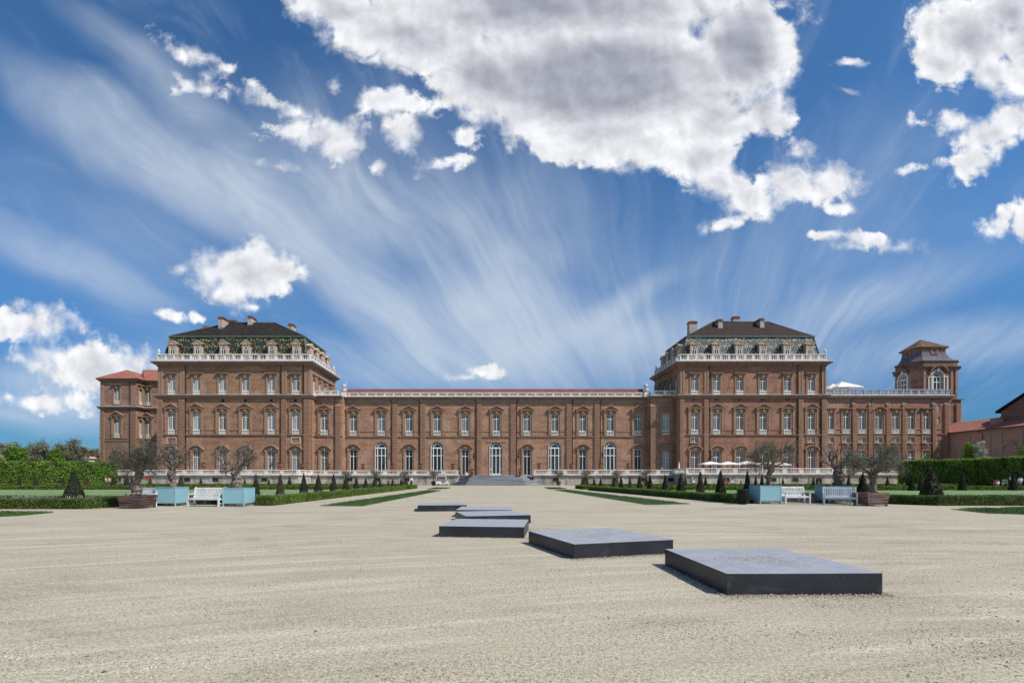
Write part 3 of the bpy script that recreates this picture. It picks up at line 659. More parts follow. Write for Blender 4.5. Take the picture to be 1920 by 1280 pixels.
# ================================================================= the two corner pavilions
def pavilion(name, label, X0, X1, vis, mats, roofm, Uw, quoins, pipes, dorm, ridge, rbreak, rbase, chims, mezz, panels, glz):
    Yf, Yb = 96.0, 111.0; fr = FRONT(Yf); zt = 24.05
    B = empty(name, ((X0+X1)/2, Yf, 0), 0, label, 'palace pavilion')
    z2, z1, zg = PZ(739, Yf), PZ(813.6, Yf), 2.0
    xs = [PX(u, Yf) for u in Uw]
    m = MB(); ops = []
    for x in xs:
        ops += [(x-.73, x+.73, zg, zg+4.78), (x-.73, x+.73, z1, z1+4.26), (x-.725, x+.725, z2, z2+3.36)]
    for x in mezz: ops.append((x-.725, x+.725, PZ(828.5, Yf), PZ(828.5, Yf)+1.12))
    wall(m, fr, X0, X1, 0, zt, ops)
    sfr = side_frame(X1 if vis > 0 else X0, vis)
    ys = [98.0, 101.3, 104.4, 107.6]; sops = []
    for y in ys:
        s = y*vis
        sops += [(s-.725, s+.725, z2, z2+3.36)]
        if y < 99: sops += [(s-.55, s+.55, z1, z1+4.26), (s-.55, s+.55, zg, zg+4.78)]
    a, b = sorted((Yf*vis, Yb*vis)); 
    wall(m, sfr, a, b, 0, zt, [o for o in sops if o[1]-o[0] > 1.2])
    ofr = side_frame(X0 if vis > 0 else X1, -vis); a, b = sorted((-Yf*vis, -Yb*vis)); wall(m, ofr, a, b, 0, zt, [])
    m.add([(X0,Yb,0),(X1,Yb,0),(X1,Yb,zt),(X0,Yb,zt)], [(0,1,2,3)])
    m.build('wall', mats, B)
    k = 0
    for i, x in enumerate(xs):
        put_window(B, fr, x, zg, W_HOOD, glass=glz[0][i]); put_window(B, fr, x, z1, W_PED, glass=glz[1][i]); put_window(B, fr, x, z2, W_FLAT, glass=glz[2][i])
    for x in mezz: put_window(B, fr, x, PZ(828.5, Yf), W_MEZZ)
    for y in ys: put_window(B, sfr, y*vis, z2, W_FLAT)
    for u0, u1 in quoins:
        a, b = PX(u0, Yf), PX(u1, Yf); quoin(B, fr, a, b, 2.0, PZ(748, Yf)); pl = MB(); pl.fbox(fr, a+.1, b-.33, 0, .12, PZ(740,Yf)+.25, PZ(697, Yf)); pl.fbox(fr, b-.33, b, 0, .2, PZ(740,Yf)+.25, PZ(695, Yf)); pl.build('pilaster', M['trim'], B)
    e0 = Yf*vis; sg = 1 if vis > 0 else -1
    a, b = (e0, e0+1.1) if vis > 0 else (e0-1.1, e0); quoin(B, sfr, a, b, 2.0, PZ(748, Yf)); pilaster(B, sfr, a+.03, b, 0, .14, PZ(740,Yf)+.25, PZ(697,Yf))
    c, d_ = ((Yb-1.1)*vis, Yb*vis) if vis > 0 else (Yb*vis, (Yb-1.1)*vis); pilaster(B, sfr, c, d_, 0, .14, PZ(740,Yf)+.25, PZ(697,Yf))
    # cornices and string courses as rings round the block
    def ring(mb, e, za, zb): mb.box(X0-e, X1+e, Yf-e, Yb+e, za, zb)
    c = MB(); ring(c, .12, PZ(697, Yf)-.0, PZ(695.5, Yf)); ring(c, .18, zt-.35, zt); ring(c, .55, zt, zt+.22); ring(c, .85, zt+.22, zt+.48); 
    for k in range(int((X1-X0)/.62)):
        x = X0+.3+k*.62; c.box(x-.13, x+.13, Yf-.5, Yf-.19, zt-.26, zt-.004)
    for k in range(int((Yb-Yf)/.62)):
        y = Yf+.3+k*.62; xx = X1 if vis > 0 else X0; c.box(*sorted((xx+vis*.19, xx+vis*.5)), y-.13, y+.13, zt-.26, zt-.004)
    c.build('cornice', M['cornice'], B)
    c = MB(); ring(c, 1.0, zt+.48, zt+.66); c.build('cornice_top', M['cap'], B)
    c = MB(); zm = PZ(740, Yf); ring(c, .22, zm-.75, zm-.55); ring(c, .42, zm-.55, zm-.25); ring(c, .6, zm-.25, zm-.08); c.build('middle_cornice', M['cornice'], B)
    c = MB(); ring(c, .66, zm-.08, zm); c.build('cornice_ledge', M['cap'], B)
    c = MB(); zs = z1-.05; ring(c, .14, zs-.28, zs-.12); ring(c, .25, zs-.12, zs)
    zz = z1+.80; lo = X0
    for x in xs: c.fbox(fr, lo, x-1.42, 0, .1, zz, zz+.13); lo = x+1.42
    c.fbox(fr, lo, X1, 0, .1, zz, zz+.13)
    c.build('string_course', M['trim'], B)
    if panels:
        for x in panels:
            c = MB(); za, zb = PZ(832, Yf), PZ(819, Yf); c.fbox(fr, x-1.0, x+1.0, 0, .12, za, za+.2); c.fbox(fr, x-1.0, x+1.0, 0, .12, zb-.2, zb); c.fbox(fr, x-1, x-.78, 0, .12, za+.2, zb-.2); c.fbox(fr, x+.78, x+1, 0, .12, za+.2, zb-.2)
            c.build('wall_panel', M['trim_pale'], B)
    for u in pipes: x = PX(u, Yf); pipe(B, [(x, Yf-.13, 2.0), (x, Yf-.13, zt-.4), (x, Yf-.4, zt-.05)], .085)
    # balustrade on the cornice
    bm_ = MB(); zb = zt+.66; e = .15
    def rb(*a): q = MB(); balustrade(q, *a); q.build('roof_balustrade', M['stone'], B)
    rb((X0+.0, Yf-e), (X1, Yf-e), zb, 1.42, .38, 1.65, .42)
    xv = X1-.001 if vis > 0 else X0+.001
    rb((xv, Yf+.1), (xv, Yb-.3), zb, 1.42, .38, 1.65, .42)
    xo = X0+.2 if vis > 0 else X1-.2
    rb((xo, Yf+.1), (xo, Yb-.3), zb, 1.42, .38, 2.4, .42, .5)
    for (x, y) in ((X0+.3, Yf-.15), (X1-.3, Yf-.15), (xv-.2*vis, Yb-.4)):
        if vis > 0 and x > X1-1 and y < Yb-5: continue
        if vis < 0 and x < X0+1 and y < Yb-5: continue
        f = MB(); f.lathe([(.22,0),(.22,.12),(.1,.2),(.13,.3),(.27,.5),(.27,.62),(.12,.8),(.14,.88),(.05,1.02),(.01,1.1)], (x, y, zb+1.42), 8); f.build('finial', M['stone'], B)
    # mansard and hipped top
    zr0, zr1, zr2 = zb-.1, PZ(631, 97.9), PZ(604.5 if vis > 0 else 602.8, 103.5)
    bx0, bx1 = rbreak; ax0, ax1 = rbase
    md = MB(); v = [(ax0,97.0,zr0),(ax1,97.0,zr0),(ax1,110.2,zr0),(ax0,110.2,zr0),(bx0,97.9,zr1),(bx1,97.9,zr1),(bx1,109.4,zr1),(bx0,109.4,zr1)]
    md.add(v, [(0,1,5,4),(1,2,6,5),(2,3,7,6),(3,0,4,7)]); mo = md.build('mansard_roof', roofm[0], B)
    hp = MB(); ri0, ri1 = ridge; g = .12
    hp.add([(bx0-g,97.9-g,zr1+.1),(bx1+g,97.9-g,zr1+.1),(bx1+g,109.4+g,zr1+.1),(bx0-g,109.4+g,zr1+.1),(ri0,103.6,zr2),(ri1,103.6,zr2)], [(0,1,5,4),(1,2,5),(2,3,4,5),(3,0,4),(0,3,2,1)])
    hp.build('hip_roof', roofm[1], B)
    gt = MB(); gt.box(bx0-.25,bx1+.25,97.65,109.65,zr1-.12,zr1+.1); 
    for (a, b) in (((bx0,97.9),(ri0,103.6)),((bx1,97.9),(ri1,103.6)),((bx0,109.4),(ri0,103.6)),((bx1,109.4),(ri1,103.6))): gt.tube([(a[0],a[1],zr1+.16),(b[0],b[1],zr2+.04)], .1, 5)
    for (a, b) in (((ax0,97.0),(bx0,97.9)),((ax1,97.0),(bx1,97.9)),((ax1 if vis>0 else ax0,110.2),(bx1 if vis>0 else bx0,109.4))): gt.tube([(a[0],a[1],zr0),(b[0],b[1],zr1)], .14, 5)
    gt.tube([(ri0,103.6,zr2+.03),(ri1,103.6,zr2+.03)], .1, 5); gt.build('roof_flashing', M['gutter'], B)
    for u in dorm: put_dormer(B, PX(u, 96.75), 96.75, zb+.58)
    rs = ax1 if vis > 0 else ax0
    for y in (98.9, 102.2, 105.5, 108.6): put_dormer(B, rs+.25*vis, y, zb+.5, R(90)*vis)
    for (X, Y, zb_, zt_, w_, d_) in chims: chimney(B, X, Y, zb_, zt_, w_, d_)
    return B
def front_slope(v, zr1, zr2):
    for i in range(400):
        tt = i/400; Y = 97.9+5.7*tt; Z = zr1+(zr2-zr1)*tt
        if PZ(v, Y) <= Z: return Y, Z
    return 103.6, zr2
zr1 = PZ(631, 97.9); L2 = PZ(604.5, 103.5)
gp, gm, gd = 'glass_pale', 'glass_mid', 'glass'
def ch(u0, u1, vt, vb, d, z2):
    Y, Z = front_slope(vb, zr1, z2); return ((PX(u0,Y)+PX(u1,Y))/2, Y, Z-1.2, PZ(vt, Y)-.45, PX(u1,Y)-PX(u0,Y), d)
chL = [ch(409,417,592.5,617,3.0,L2), ch(464.3,470.5,590.8,610,2.6,L2)]
chL.append((PX(544.5,102.5), 102.5, 31.0, PZ(605.8,102.5)-.4, .8, 1.9)); chL.append((PX(435,107), 107, 32, PZ(600,107)-.3, 1.2, 1.2)); chL.append((PX(385,107), 107, 31, PZ(611,107)-.35, 1.1, 1.0))
Uw = [321.8, 368.7, 417.2, 460.3, 508.6, 554.5]
pav_l = pavilion('palace_pavilion', 'brown brick palace pavilion with green and yellow speckled mansard, left of the long gallery', PX(296,96), PX(581.5,96), 1, M['brick_left'],
    (M['mansard_left'], M['roof_dark']), Uw, [(296,306),(336.5,347),(528,538),(570,581.4)], [348.6, 527, 569], [323.7,370.6,419.4,461.5,510,555.4],
    (PX(429,103.6), PX(514.5,103.6)), (PX(319,97.9), PX(571,97.9)), (PX(305,97), PX(575.5,97)), chL, [], [PX(321.8,96), PX(554.5,96)],
    [[gm,gd,gm,gd,gd,gm],[gm,gp,gd,gp,gp,gp],[gp,gp,gp,gp,gp,gp]])
for u in (417.5, 460, 508.5, 554): vent(pav_l, FRONT(96), PX(u,96), PZ(755,96), .55, .75)
L2r = PZ(602.8, 103.5)
chR = [((PX(1292.5,103)+PX(1307.5,103))/2, 103.0, 29, PZ(601.5,103)-.4, 1.65, 1.3), ch(1347,1355,597,616,2.8,L2r), ((PX(1375,104.5)+PX(1387,104.5))/2, 104.5, 33, PZ(592,104.5)-.45, 1.35, 1.1), ch(1425.5,1433,595.5,616,3.4,L2r)]
Ur = [1302.4, 1343.5, 1387, 1430.4, 1476.3, 1520.6]
pav_r = pavilion('palace_pavilion', 'red brick palace pavilion with pale grey speckled mansard, right of the long gallery', PX(1274,96), PX(1548.5,96), -1, M['brick_right'],
    (M['mansard_right'], M['roof_dark_right']), Ur, [(1274.2,1283),(1319.5,1328.5),(1496,1505),(1539.5,1548.4)], [1329.6, 1495, 1538.6], [1301.5,1343,1386,1430.6,1476,1518.5],
    (PX(1336.5,103.6), PX(1438.7,103.6)), (PX(1287.5,97.9), PX(1525,97.9)), (PX(1281,97), PX(1541,97)), chR, [PX(1302.4,96), PX(1520.6,96)], [],
    [[gd,gd,gd,gm,gp,gd],[gp,gp,gm,gd,gm,gd],[gm]*6])
for u in (1302,1343.5,1387,1430,1476): vent(pav_r, FRONT(96), PX(u,96), PZ(750,96), .8, .22)

# ================================================================= the long gallery between them
G = empty('palace_gallery', (0, 100, 0), 0, 'long two storey brick gallery with tall arched doors and red tiled roof between the pavilions', 'palace gallery')
Y0, Y1 = 100.0, 98.5; fr = FRONT(Y0); fo = FRONT(Y1)
xa, xb = PX(643, Y0), PX(1216, Y0); xl, xr = -37.2, 36.7
m = MB(); ops = []; zt = PZ(746.5, Y0)
z1 = PZ(816, Y0)
Ug = [662.5, 715, 767, 819.7, 872.3, 931, 988.2, 1040.4, 1092.5, 1144.3, 1196]
for i, u in enumerate(Ug):
    x = PX(u, Y0); ops.append((x-.75, x+.75, z1, z1+4.3))
    if i % 2 == 0 and i != 5 and u != 931: ops.append((x-.725, x+.725, 1.1, 7.3))
    elif u != 931: ops.append((x-1.31, x+1.31, 2.0, 8.98, True))
x = PX(930, Y0); ops = [o for o in ops if not (abs((o[0]+o[1])/2-PX(931,Y0)) < .3 and o[3] < 9)] + [(x-1.31, x+1.31, 2.0, 8.98, True)]
ops = [(o[0], o[1], 2.0, 2.0+5.3 if o[3] == 7.3 else o[3], *o[4:]) if o[2] < 3 else o for o in ops]
wall(m, fr, xa, xb, 0, zt, ops)
olx, orx = PX(608, Y1), PX(1248.5, Y1)
wall(m, fo, xl, PX(643,Y1), 0, zt, [(olx-.75,olx+.75,z1,z1+4.3),(olx-.725,olx+.725,2.0,6.9)])
wall(m, fo, PX(1217,Y1), xr, 0, zt, [(orx-.75,orx+.75,z1,z1+4.3),(orx-.725,orx+.725,2.0,6.9)])
for xx in (PX(643,Y1), PX(1217,Y1)): m.add([(xx,Y1,0),(xx,Y0,0),(xx,Y0,zt),(xx,Y1,zt)], [(0,1,2,3)])
m.add([(xl,112,0),(xr,112,0),(xr,112,zt),(xl,112,zt)], [(0,1,2,3)])
m.build('wall', M['brick_mid'], G)
W_GHOOD = window_proto(1.45, 5.3, 0, tr=3.95, cols=2, rows=1, style='hood')
W_OHOOD = window_proto(1.45, 4.9, 0, tr=3.6, rows=8, style='hood')
for i, u in enumerate(Ug):
    put_window(G, fr, PX(u,Y0), z1, W_GPED, glass=(gd,gm,gd,gd,gm,gm,gm,gd,gd,gd,gd)[i])
    if u == 931: put_window(G, fr, PX(930,Y0), 2.0, W_GARCH, 'door', glass=gd)
    elif i % 2 == 1: put_window(G, fr, PX(u,Y0), 2.0, W_GARCH, 'window')
    else: put_window(G, fr, PX(u,Y0), 2.0, W_GHOOD, 'window')
# the bay beside the centre also has arched windows: photo order arched at 715, 819.7, 1040, 1144
for X in (olx, orx):
    put_window(G, fo, X, z1, W_GPED, glass=gm if X < 0 else gp); put_window(G, fo, X, 2.0, W_OHOOD, glass=gd if X < 0 else gp)
for u0, u1 in ((736,745.6),(788,798),(894,903),(957.5,967.5),(1062,1072),(1114.5,1124.5)): quoin(G, fr, PX(u0,Y0), PX(u1,Y0), 2.0, PZ(757,Y0))
for u0, u1 in ((629,640),(1219,1229)): quoin(G, fo, PX(u0,Y1), PX(u1,Y1), 2.0, PZ(757,Y1))
def cor(mb, x0, x1, Y, e, za, zb): mb.box(x0, x1, Y-e, Y, za, zb)
segs = [(xa, xb, Y0), (xl, PX(643,Y1), Y1), (PX(1217,Y1), xr, Y1)]
zc = PZ(746.5, Y0)
c = MB()
for a, b, Y in segs: cor(c, a, b, Y, .10, zc-1.05, zc-.2); cor(c, a, b, Y, .28, zc-.2, zc)
c.build('frieze', M['cornice'], G)
c = MB()
for a, b, Y in segs: cor(c, a-.0, b+.0, Y, .6, zc, zc+.10); cor(c, a, b, Y, .75, zc+.10, zc+.18)
c.build('cornice', M['cornice'], G)
c = MB()
for a, b, Y in segs: c.box(a, b, Y-.82, Y+2.2, zc+.18, zc+.27)
c.build('roof_terrace', M['cap'], G)
c = MB(); zs = z1-.16
for a, b, Y in segs: cor(c, a, b, Y, .2, zs-.16, zs)
zz = z1+.78; lo = xa
for u in Ug: x = PX(u,Y0); c.fbox(fr, lo, x-1.42, 0, .09, zz, zz+.12); lo = x+1.42
c.fbox(fr, lo, xb, 0, .09, zz, zz+.12); c.build('string_course', M['trim'], G)
c = MB(); za = PZ(829,Y0); c.fbox(fr, PX(911.5,Y0), PX(949,Y0), 0, .1, za, za+.22); c.build('inscription_panel', M['trim'], G)
zb = zc+.27
def rb2(par, nm, *a): q = MB(); balustrade(q, *a); q.build(nm, M['stone'], par)
rb2(G, 'roof_balustrade', (xa-.3, Y0-.55), (xb+.3, Y0-.55), zb, .84, .18, 1.85, .34, .27, .05, .26)
rb2(G, 'roof_balustrade', (xl, Y1-.55), (xa-.2, Y1-.55), zb, .95, .2, 1.9, .5, .27, .05, .26)
rb2(G, 'roof_balustrade', (xb+.4, Y1-.55), (xr, Y1-.55), zb, .95, .2, 1.9, .5, .27, .05, .26)
rf = MB(); rz = PZ(729,106); ex0, ex1 = PX(641,101.8), PX(1219,101.8); rx0, rx1 = PX(650,106), PX(1206,106); ez = zc+.29
rf.add([(ex0,101.8,ez),(ex1,101.8,ez),(rx1,106,rz),(rx0,106,rz),(ex1,111,ez),(ex0,111,ez)], [(0,1,2,3),(1,4,2),(0,3,5),(5,4,2,3)]); rf.build('tiled_roof', M['tiles_gallery'], G)
gt = MB(); gt.box(ex0, ex1, 101.6, 101.85, ez+.62, ez+.78); gt.build('roof_gutter', M['gutter'], G)
for i, u in enumerate([662,715,767.5,819.7,872,930.5,988.5,1040.4,1092,1144.3,1196]): vent(G, fr, PX(u,Y0), PZ(754.8,Y0), .72, .3)
for u in (594.5, 620, 1259): vent(G, fo, PX(u,Y1), PZ(754.3,Y1), .6, .38)
for u in (735,786.8,892.7,968.6,1073,1125.4): x = PX(u,Y0); pipe(G, [(x,Y0-.14,2.0),(x,Y0-.14,zc-.9),(x+(.35 if u<930 else -.35)*-1,Y0-.14,zc-.25)], .085)
for u in (628,1217.6): x = PX(u,Y1); pipe(G, [(x,Y1-.12,2.0),(x,Y1-.12,zc-.3)], .085)
for u in (730,888.3,972,1129): lantern(G, PX(u,Y0), Y0, PZ(858,Y0))
lantern(pav_l, PX(520,96), 96, PZ(857,96)); lantern(pav_r, PX(1333,96), 96, PZ(857,96))
# ---- stone trophies at the two ends of the gallery roof
for u, sg, lb in ((644.5, 1, 'weathered white stone trophy sculpture at the left end of the gallery balustrade'), (1212, -1, 'grey stone trophy sculpture at the right end of the gallery balustrade')):
    x = PX(u, 99.2); z = zb+.84; T = empty('trophy_sculpture', (x, 99.3, z-.6), 0, lb, 'sculpture', 'trophy sculptures on the gallery roof')
    b = MB(); b.box(x-.5,x+.5,98.95,99.75,z-.98,z+.0); b.build('pedestal', M['stone'], T)
    b = MB(); b.lathe([(.3,0),(.42,.15),(.50,.45),(.42,.75),(.2,.9)], (x,99.35,z), 10); b.ball((x+.05*sg,99.25,z+1.25), .40, 10, 8, (1,1,1.05))
    b.tube([(x-.3*sg,99.3,z+.2),(x-.55*sg,99.2,z+.55),(x-.35*sg,99.1,z+.85)], [.16,.14,.1], 7); b.tube([(x+.3*sg,99.3,z+.2),(x+.6*sg,99.25,z+.4),(x+.5*sg,99.2,z+.8)], [.18,.14,.1], 7)
    b.tube([(x-.5*sg,99.3,z+1.3),(x-.1*sg,99.3,z+1.72),(x+.35*sg,99.3,z+1.62),(x+.55*sg,99.3,z+1.1)], [.08,.14,.14,.06], 7)
    b.tube([(x+.42*sg,99.3,z),(x+.5*sg,99.3,z+2.4)], .035, 5)
    b.box(x-.16,x+.16,98.88,99.0,z+1.05,z+1.25)
    b.build('sculpted_figure', M['statue'], T)

# ================================================================= left wing, set back
LW = empty('palace_wing', (PX(240,111), 111, 0), 0, 'smaller brown brick wing with red hipped roof behind the left pavilion', 'palace wing')
YA, YB = 111.0, 113.4; fa, fb_ = FRONT(YA), FRONT(YB); xA0, xA1 = PX(188,YA), PX(256,YA); xB1 = -62.0
zt = PZ(710, YA); z2, z1, zg = PZ(757,YA), PZ(820,YA), 2.0
m = MB(); xw = PX(219.7,YA); xw2 = PX(277,YB)
wall(m, fa, xA0, xA1, 0, zt, [(xw-.7,xw+.7,zg,zg+4.6),(xw-.7,xw+.7,z1,z1+4.1),(xw-.7,xw+.7,z2,z2+3.6)])
wall(m, fb_, xA1, xB1, 0, zt, [(xw2-.7,xw2+.7,zg,zg+4.6),(xw2-.7,xw2+.7,z1,z1+4.1),(xw2-.7,xw2+.7,z2,z2+3.6)])
sf = side_frame(xA1, 1); sm = (YA+YB)/2
W_SP = window_proto(1.0, 4.1, .75, style='flat', frame='white_dim', glass='glass_mid'); W_SF = window_proto(1.0, 3.6, .7, style='flat', frame='white_dim', glass='glass_mid'); W_SG = window_proto(1.0, 4.6, 0, tr=3.3, style='flat', frame='white_dim', glass='glass_mid')
wall(m, sf, YA, YB, 0, zt, [(sm-.5,sm+.5,zg,zg+4.6),(sm-.5,sm+.5,z1,z1+4.1),(sm-.5,sm+.5,z2,z2+3.6)])
m.add([(xA0,YA,0),(xA0,125,0),(xA0,125,zt),(xA0,YA,zt)],[(0,1,2,3)]); m.add([(xA0,125,0),(xB1,125,0),(xB1,125,zt),(xA0,125,zt)],[(0,1,2,3)])
m.build('wall', M['brick_far'], LW)
for f_, x_ in ((fa,xw),(fb_,xw2)): put_window(LW,f_,x_,zg,W_FARH); put_window(LW,f_,x_,z1,W_FARP); put_window(LW,f_,x_,z2,W_FARF)
put_window(LW,sf,sm,zg,W_SG); put_window(LW,sf,sm,z1,W_SP); put_window(LW,sf,sm,z2,W_SF)
quoin(LW, fa, xA0, xA0+1.0, 2, PZ(770,YA)); quoin(LW, fa, xA1-1.3, xA1, 2, PZ(770,YA))
pilaster(LW, fa, xA0+.1, xA0+.9, 0, .14, PZ(759,YA), PZ(722,YA)); pilaster(LW, fa, xA1-1.2, xA1-.1, 0, .14, PZ(759,YA), PZ(722,YA))
def lring(mb, e, za, zb): mb.box(xA0-e, xA1+e, YA-e, YB-.0, za, zb); mb.box(xA1+e, xB1, YB-e, YB, za, zb)
c = MB(); lring(c, .25, zt-.6, zt-.3); lring(c, .55, zt-.3, zt); zc = PZ(762,YA); lring(c,.3,zc-.55,zc-.2); lring(c,.55,zc-.2,zc); lring(c,.12,z1-.95+.1,z1-.75); lring(c,.12,z1-.3,z1-.1); c.build('cornice', M['cornice'], LW)
c = MB(); lring(c,.6,zc,zc+.12); c.build('cornice_ledge', M['cap'], LW)
r_ = MB(); e = .75; hx = PX(238,116); hz = PZ(693,116)
xm = (xA0+xA1)/2
r_.add([(xA0-e,YA-e,zt),(xA1+e,YA-e,zt),(xA1+e,125,zt),(xA0-e,125,zt),(hx,116,hz),(hx,121,hz)],[(0,1,4),(1,2,5,4),(2,3,5),(3,0,4,5)])
r_.add([(xA1+e,YB-e,zt),(xB1,YB-e,zt),(xB1,119,PZ(693,119)),(PX(268,119),119,PZ(693,119)),(xA1+e-3.4,YB-e+3,zt+.6)],[(0,1,2,3),(0,3,4)])
r_.build('tiled_roof', M['tiles'], LW)
pipe(LW, [(xA1-1.5,YA-.13,2),(xA1-1.5,YA-.13,zt-.4)]); pipe(LW, [(xA1+.5,YB-.13,2),(xA1+.5,YB-.13,zt-.4)])
vent(LW, fb_, PX(278,YB), PZ(721,YB), .5,.6); vent(LW, fa, PX(220,YA), PZ(768,YA), .6,.3); vent(LW, fb_, PX(277.5,YB), PZ(772,YB), .6,.3)

# ================================================================= right wing with roof terrace
RW = empty('palace_wing', (PX(1660,96.3), 96.3, 0), 0, 'long red brick wing with flat terrace roof between right pavilion and tower', 'palace wing')
YW = 96.3; fw = FRONT(YW); x0, x1 = 65.92, PX(1780,YW); zt = PZ(745,YW)
z1, zm, zg = PZ(812,YW), PZ(828.7,YW), 2.0
Uq = [1556.6,1586.2,1616,1647.3,1679,1707.8,1736.5]
m = MB(); ops = []
for u in Uq: x = PX(u,YW); ops += [(x-.725,x+.725,z1,z1+4.15),(x-.725,x+.725,zm,zm+1.12),(x-.725,x+.725,zg,zg+4.9)]
xo = PX(1760,YW)
for v0, v1 in ((771.5,757),(794,780.5),(838,824),(856,846)): ops.append((xo-.3,xo+.3,PZ(v0,YW),PZ(v1,YW),True))
wall(m, fw, x0, x1, 0, zt, ops); m.add([(x1,YW,0),(x1,112,0),(x1,112,zt),(x1,YW,zt)],[(0,1,2,3)]); m.add([(x0,112,0),(x1,112,0),(x1,112,zt),(x0,112,zt)],[(0,1,2,3)])
m.build('wall', M['brick_wing'], RW)
W_MZ2 = window_proto(1.45, 1.12, 0, tr=.9, style='mezz', rows=2, glass='glass_mid')
W_ARC = window_proto(1.45, 4.15, .8, style='hood', rows=7)
for i, u in enumerate(Uq):
    x = PX(u,YW); put_window(RW,fw,x,z1,W_ARC if i == 3 else W_WFLAT, glass=(gd,gd,gm,gd,gd,gd,gd)[i]); put_window(RW,fw,x,zm,W_MZ2,glass=(gp,gp,gm,gm,gd,gd,gd)[i]); put_window(RW,fw,x,zg,W_WKEY,glass=gp if i in (0,1,3) else gm)
for v0, v1 in ((771.5,757),(794,780.5),(838,824),(856,846)):
    h = PZ(v1,YW)-PZ(v0,YW); pr = window_proto(.6, h, 0, tr=h*.5, cols=1, rows=1, style='none', frame='white_dim'); put_window(RW,fw,xo,PZ(v0,YW),pr)
for u0, u1 in ((1597,1605),(1627,1635),(1660,1668),(1690.4,1698.5),(1746.7,1755),(1769.5,1779.8)): quoin(RW, fw, PX(u0,YW), PX(u1,YW), 2, PZ(755,YW))
quoin(RW, fw, x0+.0, x0+.6, 2, PZ(751,YW))
c = MB(); cor(c,x0,x1+.3,YW,.1,zt-1.0,zt-.3); cor(c,x0,x1+.3,YW,.3,zt-.3,zt); c.box(x0,x1+.55,YW-.55,YW+2,zt,zt+.28); c.build('cornice', M['cornice'], RW)
c = MB(); c.box(x0,x1+.65,YW-.65,112,zt+.28,zt+.42); c.build('roof_terrace', M['cap'], RW)
c = MB(); cor(c,x0,x1,YW,.2,z1-.2,z1-.05); cor(c,x0,x1,YW,.1,z1+.75,z1+.87); c.build('string_course', M['trim'], RW)
bm_ = MB(); balustrade(bm_, (x0,YW-.35),(x1-.3,YW-.35), zt+.42, PZ(729.6,YW-.35)-zt-.42, .2, 1.55, .3,.27,.05,.26); bm_.build('roof_balustrade', M['balustrade_grey'], RW)
for u in Uq+[1738]: vent(RW,fw,PX(u,YW),PZ(750,YW),.66,.36)
for u in (1596,1634.8,1746): x = PX(u,YW); pipe(RW,[(x,YW-.14,2),(x,YW-.14,zt-.4)],.085)
lantern(RW, PX(1695,YW), YW, PZ(857,YW))

# ================================================================= belvedere tower, square with cut corners
Yt = 104.0; tx0, tx1 = PX(1731,Yt), PX(1794.5,Yt); ch_ = 1.4; txl, txr = tx0-ch_, tx1+ch_; ty1 = 110.9; sy0, sy1 = Yt+ch_, ty1-ch_
OCT = [(tx0,Yt),(tx1,Yt),(txr,sy0),(txr,sy1),(tx1,ty1),(tx0,ty1),(txl,sy1),(txl,sy0)]; tcx, tcy = (tx0+tx1)/2, (Yt+ty1)/2
def off(P, e):
    return [(x+e*(1 if x > tcx else -1)*(1.0 if abs(x-tcx) > 4 else .45), y+e*(1 if y > tcy else -1)*(1.0 if abs(y-tcy) > 3 else .45)) for x, y in P]
T = empty('palace_tower', (tcx, tcy, 0), 0, 'brick belvedere tower with cut corners, flared lead roof and round arched windows at far right', 'tower')
ft = FRONT(Yt); stt = side_frame(txl, -1); zcor = PZ(690,Yt); zlow = PZ(747,Yt)
xa_ = PX(1757.5,Yt); aw = 1.22; sy = -(sy0+sy1)/2; za = PZ(742,Yt); hh = PZ(691,Yt)-.5; zs = hh-aw
m = MB()
wall(m, ft, tx0, tx1, zlow, zcor, [(xa_-aw, xa_+aw, za, hh, True)]); wall(m, stt, -sy1, -sy0, zlow, zcor, [(sy-aw, sy+aw, za, hh, True)])
for k in (1,2,3,4,5,7):
    p, q_ = OCT[k], OCT[(k+1) % 8]; m.add([(p[0],p[1],zlow),(q_[0],q_[1],zlow),(q_[0],q_[1],zcor),(p[0],p[1],zcor)],[(0,1,2,3)])
lx1 = PX(1799,Yt); m.box(txl, lx1, Yt-.35, ty1, 0, PZ(750,Yt))
m.prismz(off(OCT,.05), zcor+.36, zcor+1.5); m.build('wall', M['brick_tower'], T)
W_T = window_proto(2*aw, hh-za, 0, arch=True, style='none', frame='white')
put_window(T, ft, xa_, za, W_T); put_window(T, stt, sy, za, W_T)
for f_, s_, cc in ((ft, xa_, (aw+.12, aw+.8)), (stt, sy, (aw+.12,))):
    wf = MB(); n = 16
    for k in range(n):
        a0, a1 = math.pi*k/n, math.pi*(k+1)/n
        P = lambda r, a, d: fpt(f_, s_+r*math.cos(a), d, zs+r*math.sin(a))
        q4 = [(aw+.02,a0),(aw+.30,a0),(aw+.30,a1),(aw+.02,a1)]
        wf.add([P(r,a,.14) for r,a in q4]+[P(r,a,0) for r,a in q4], [(0,1,2,3),(4,7,6,5),(0,4,5,1),(1,5,6,2),(2,6,7,3),(3,7,4,0)])
    for sg in (-1,1):
        for c_ in cc: wf.fbox(f_, *sorted((s_+sg*(c_-.1), s_+sg*(c_+.1))), .02, .24, za, zs-.18)
        wf.fbox(f_, *sorted((s_+sg*(aw-.05), s_+sg*(cc[-1]+.16))), .0, .3, zs-.18, zs+.0)
    wf.fbox(f_, s_-.17, s_+.17, .1, .35, zs+aw-.05, zs+aw+.7)
    wf.build('arch_surround', M['white_dim'], T)
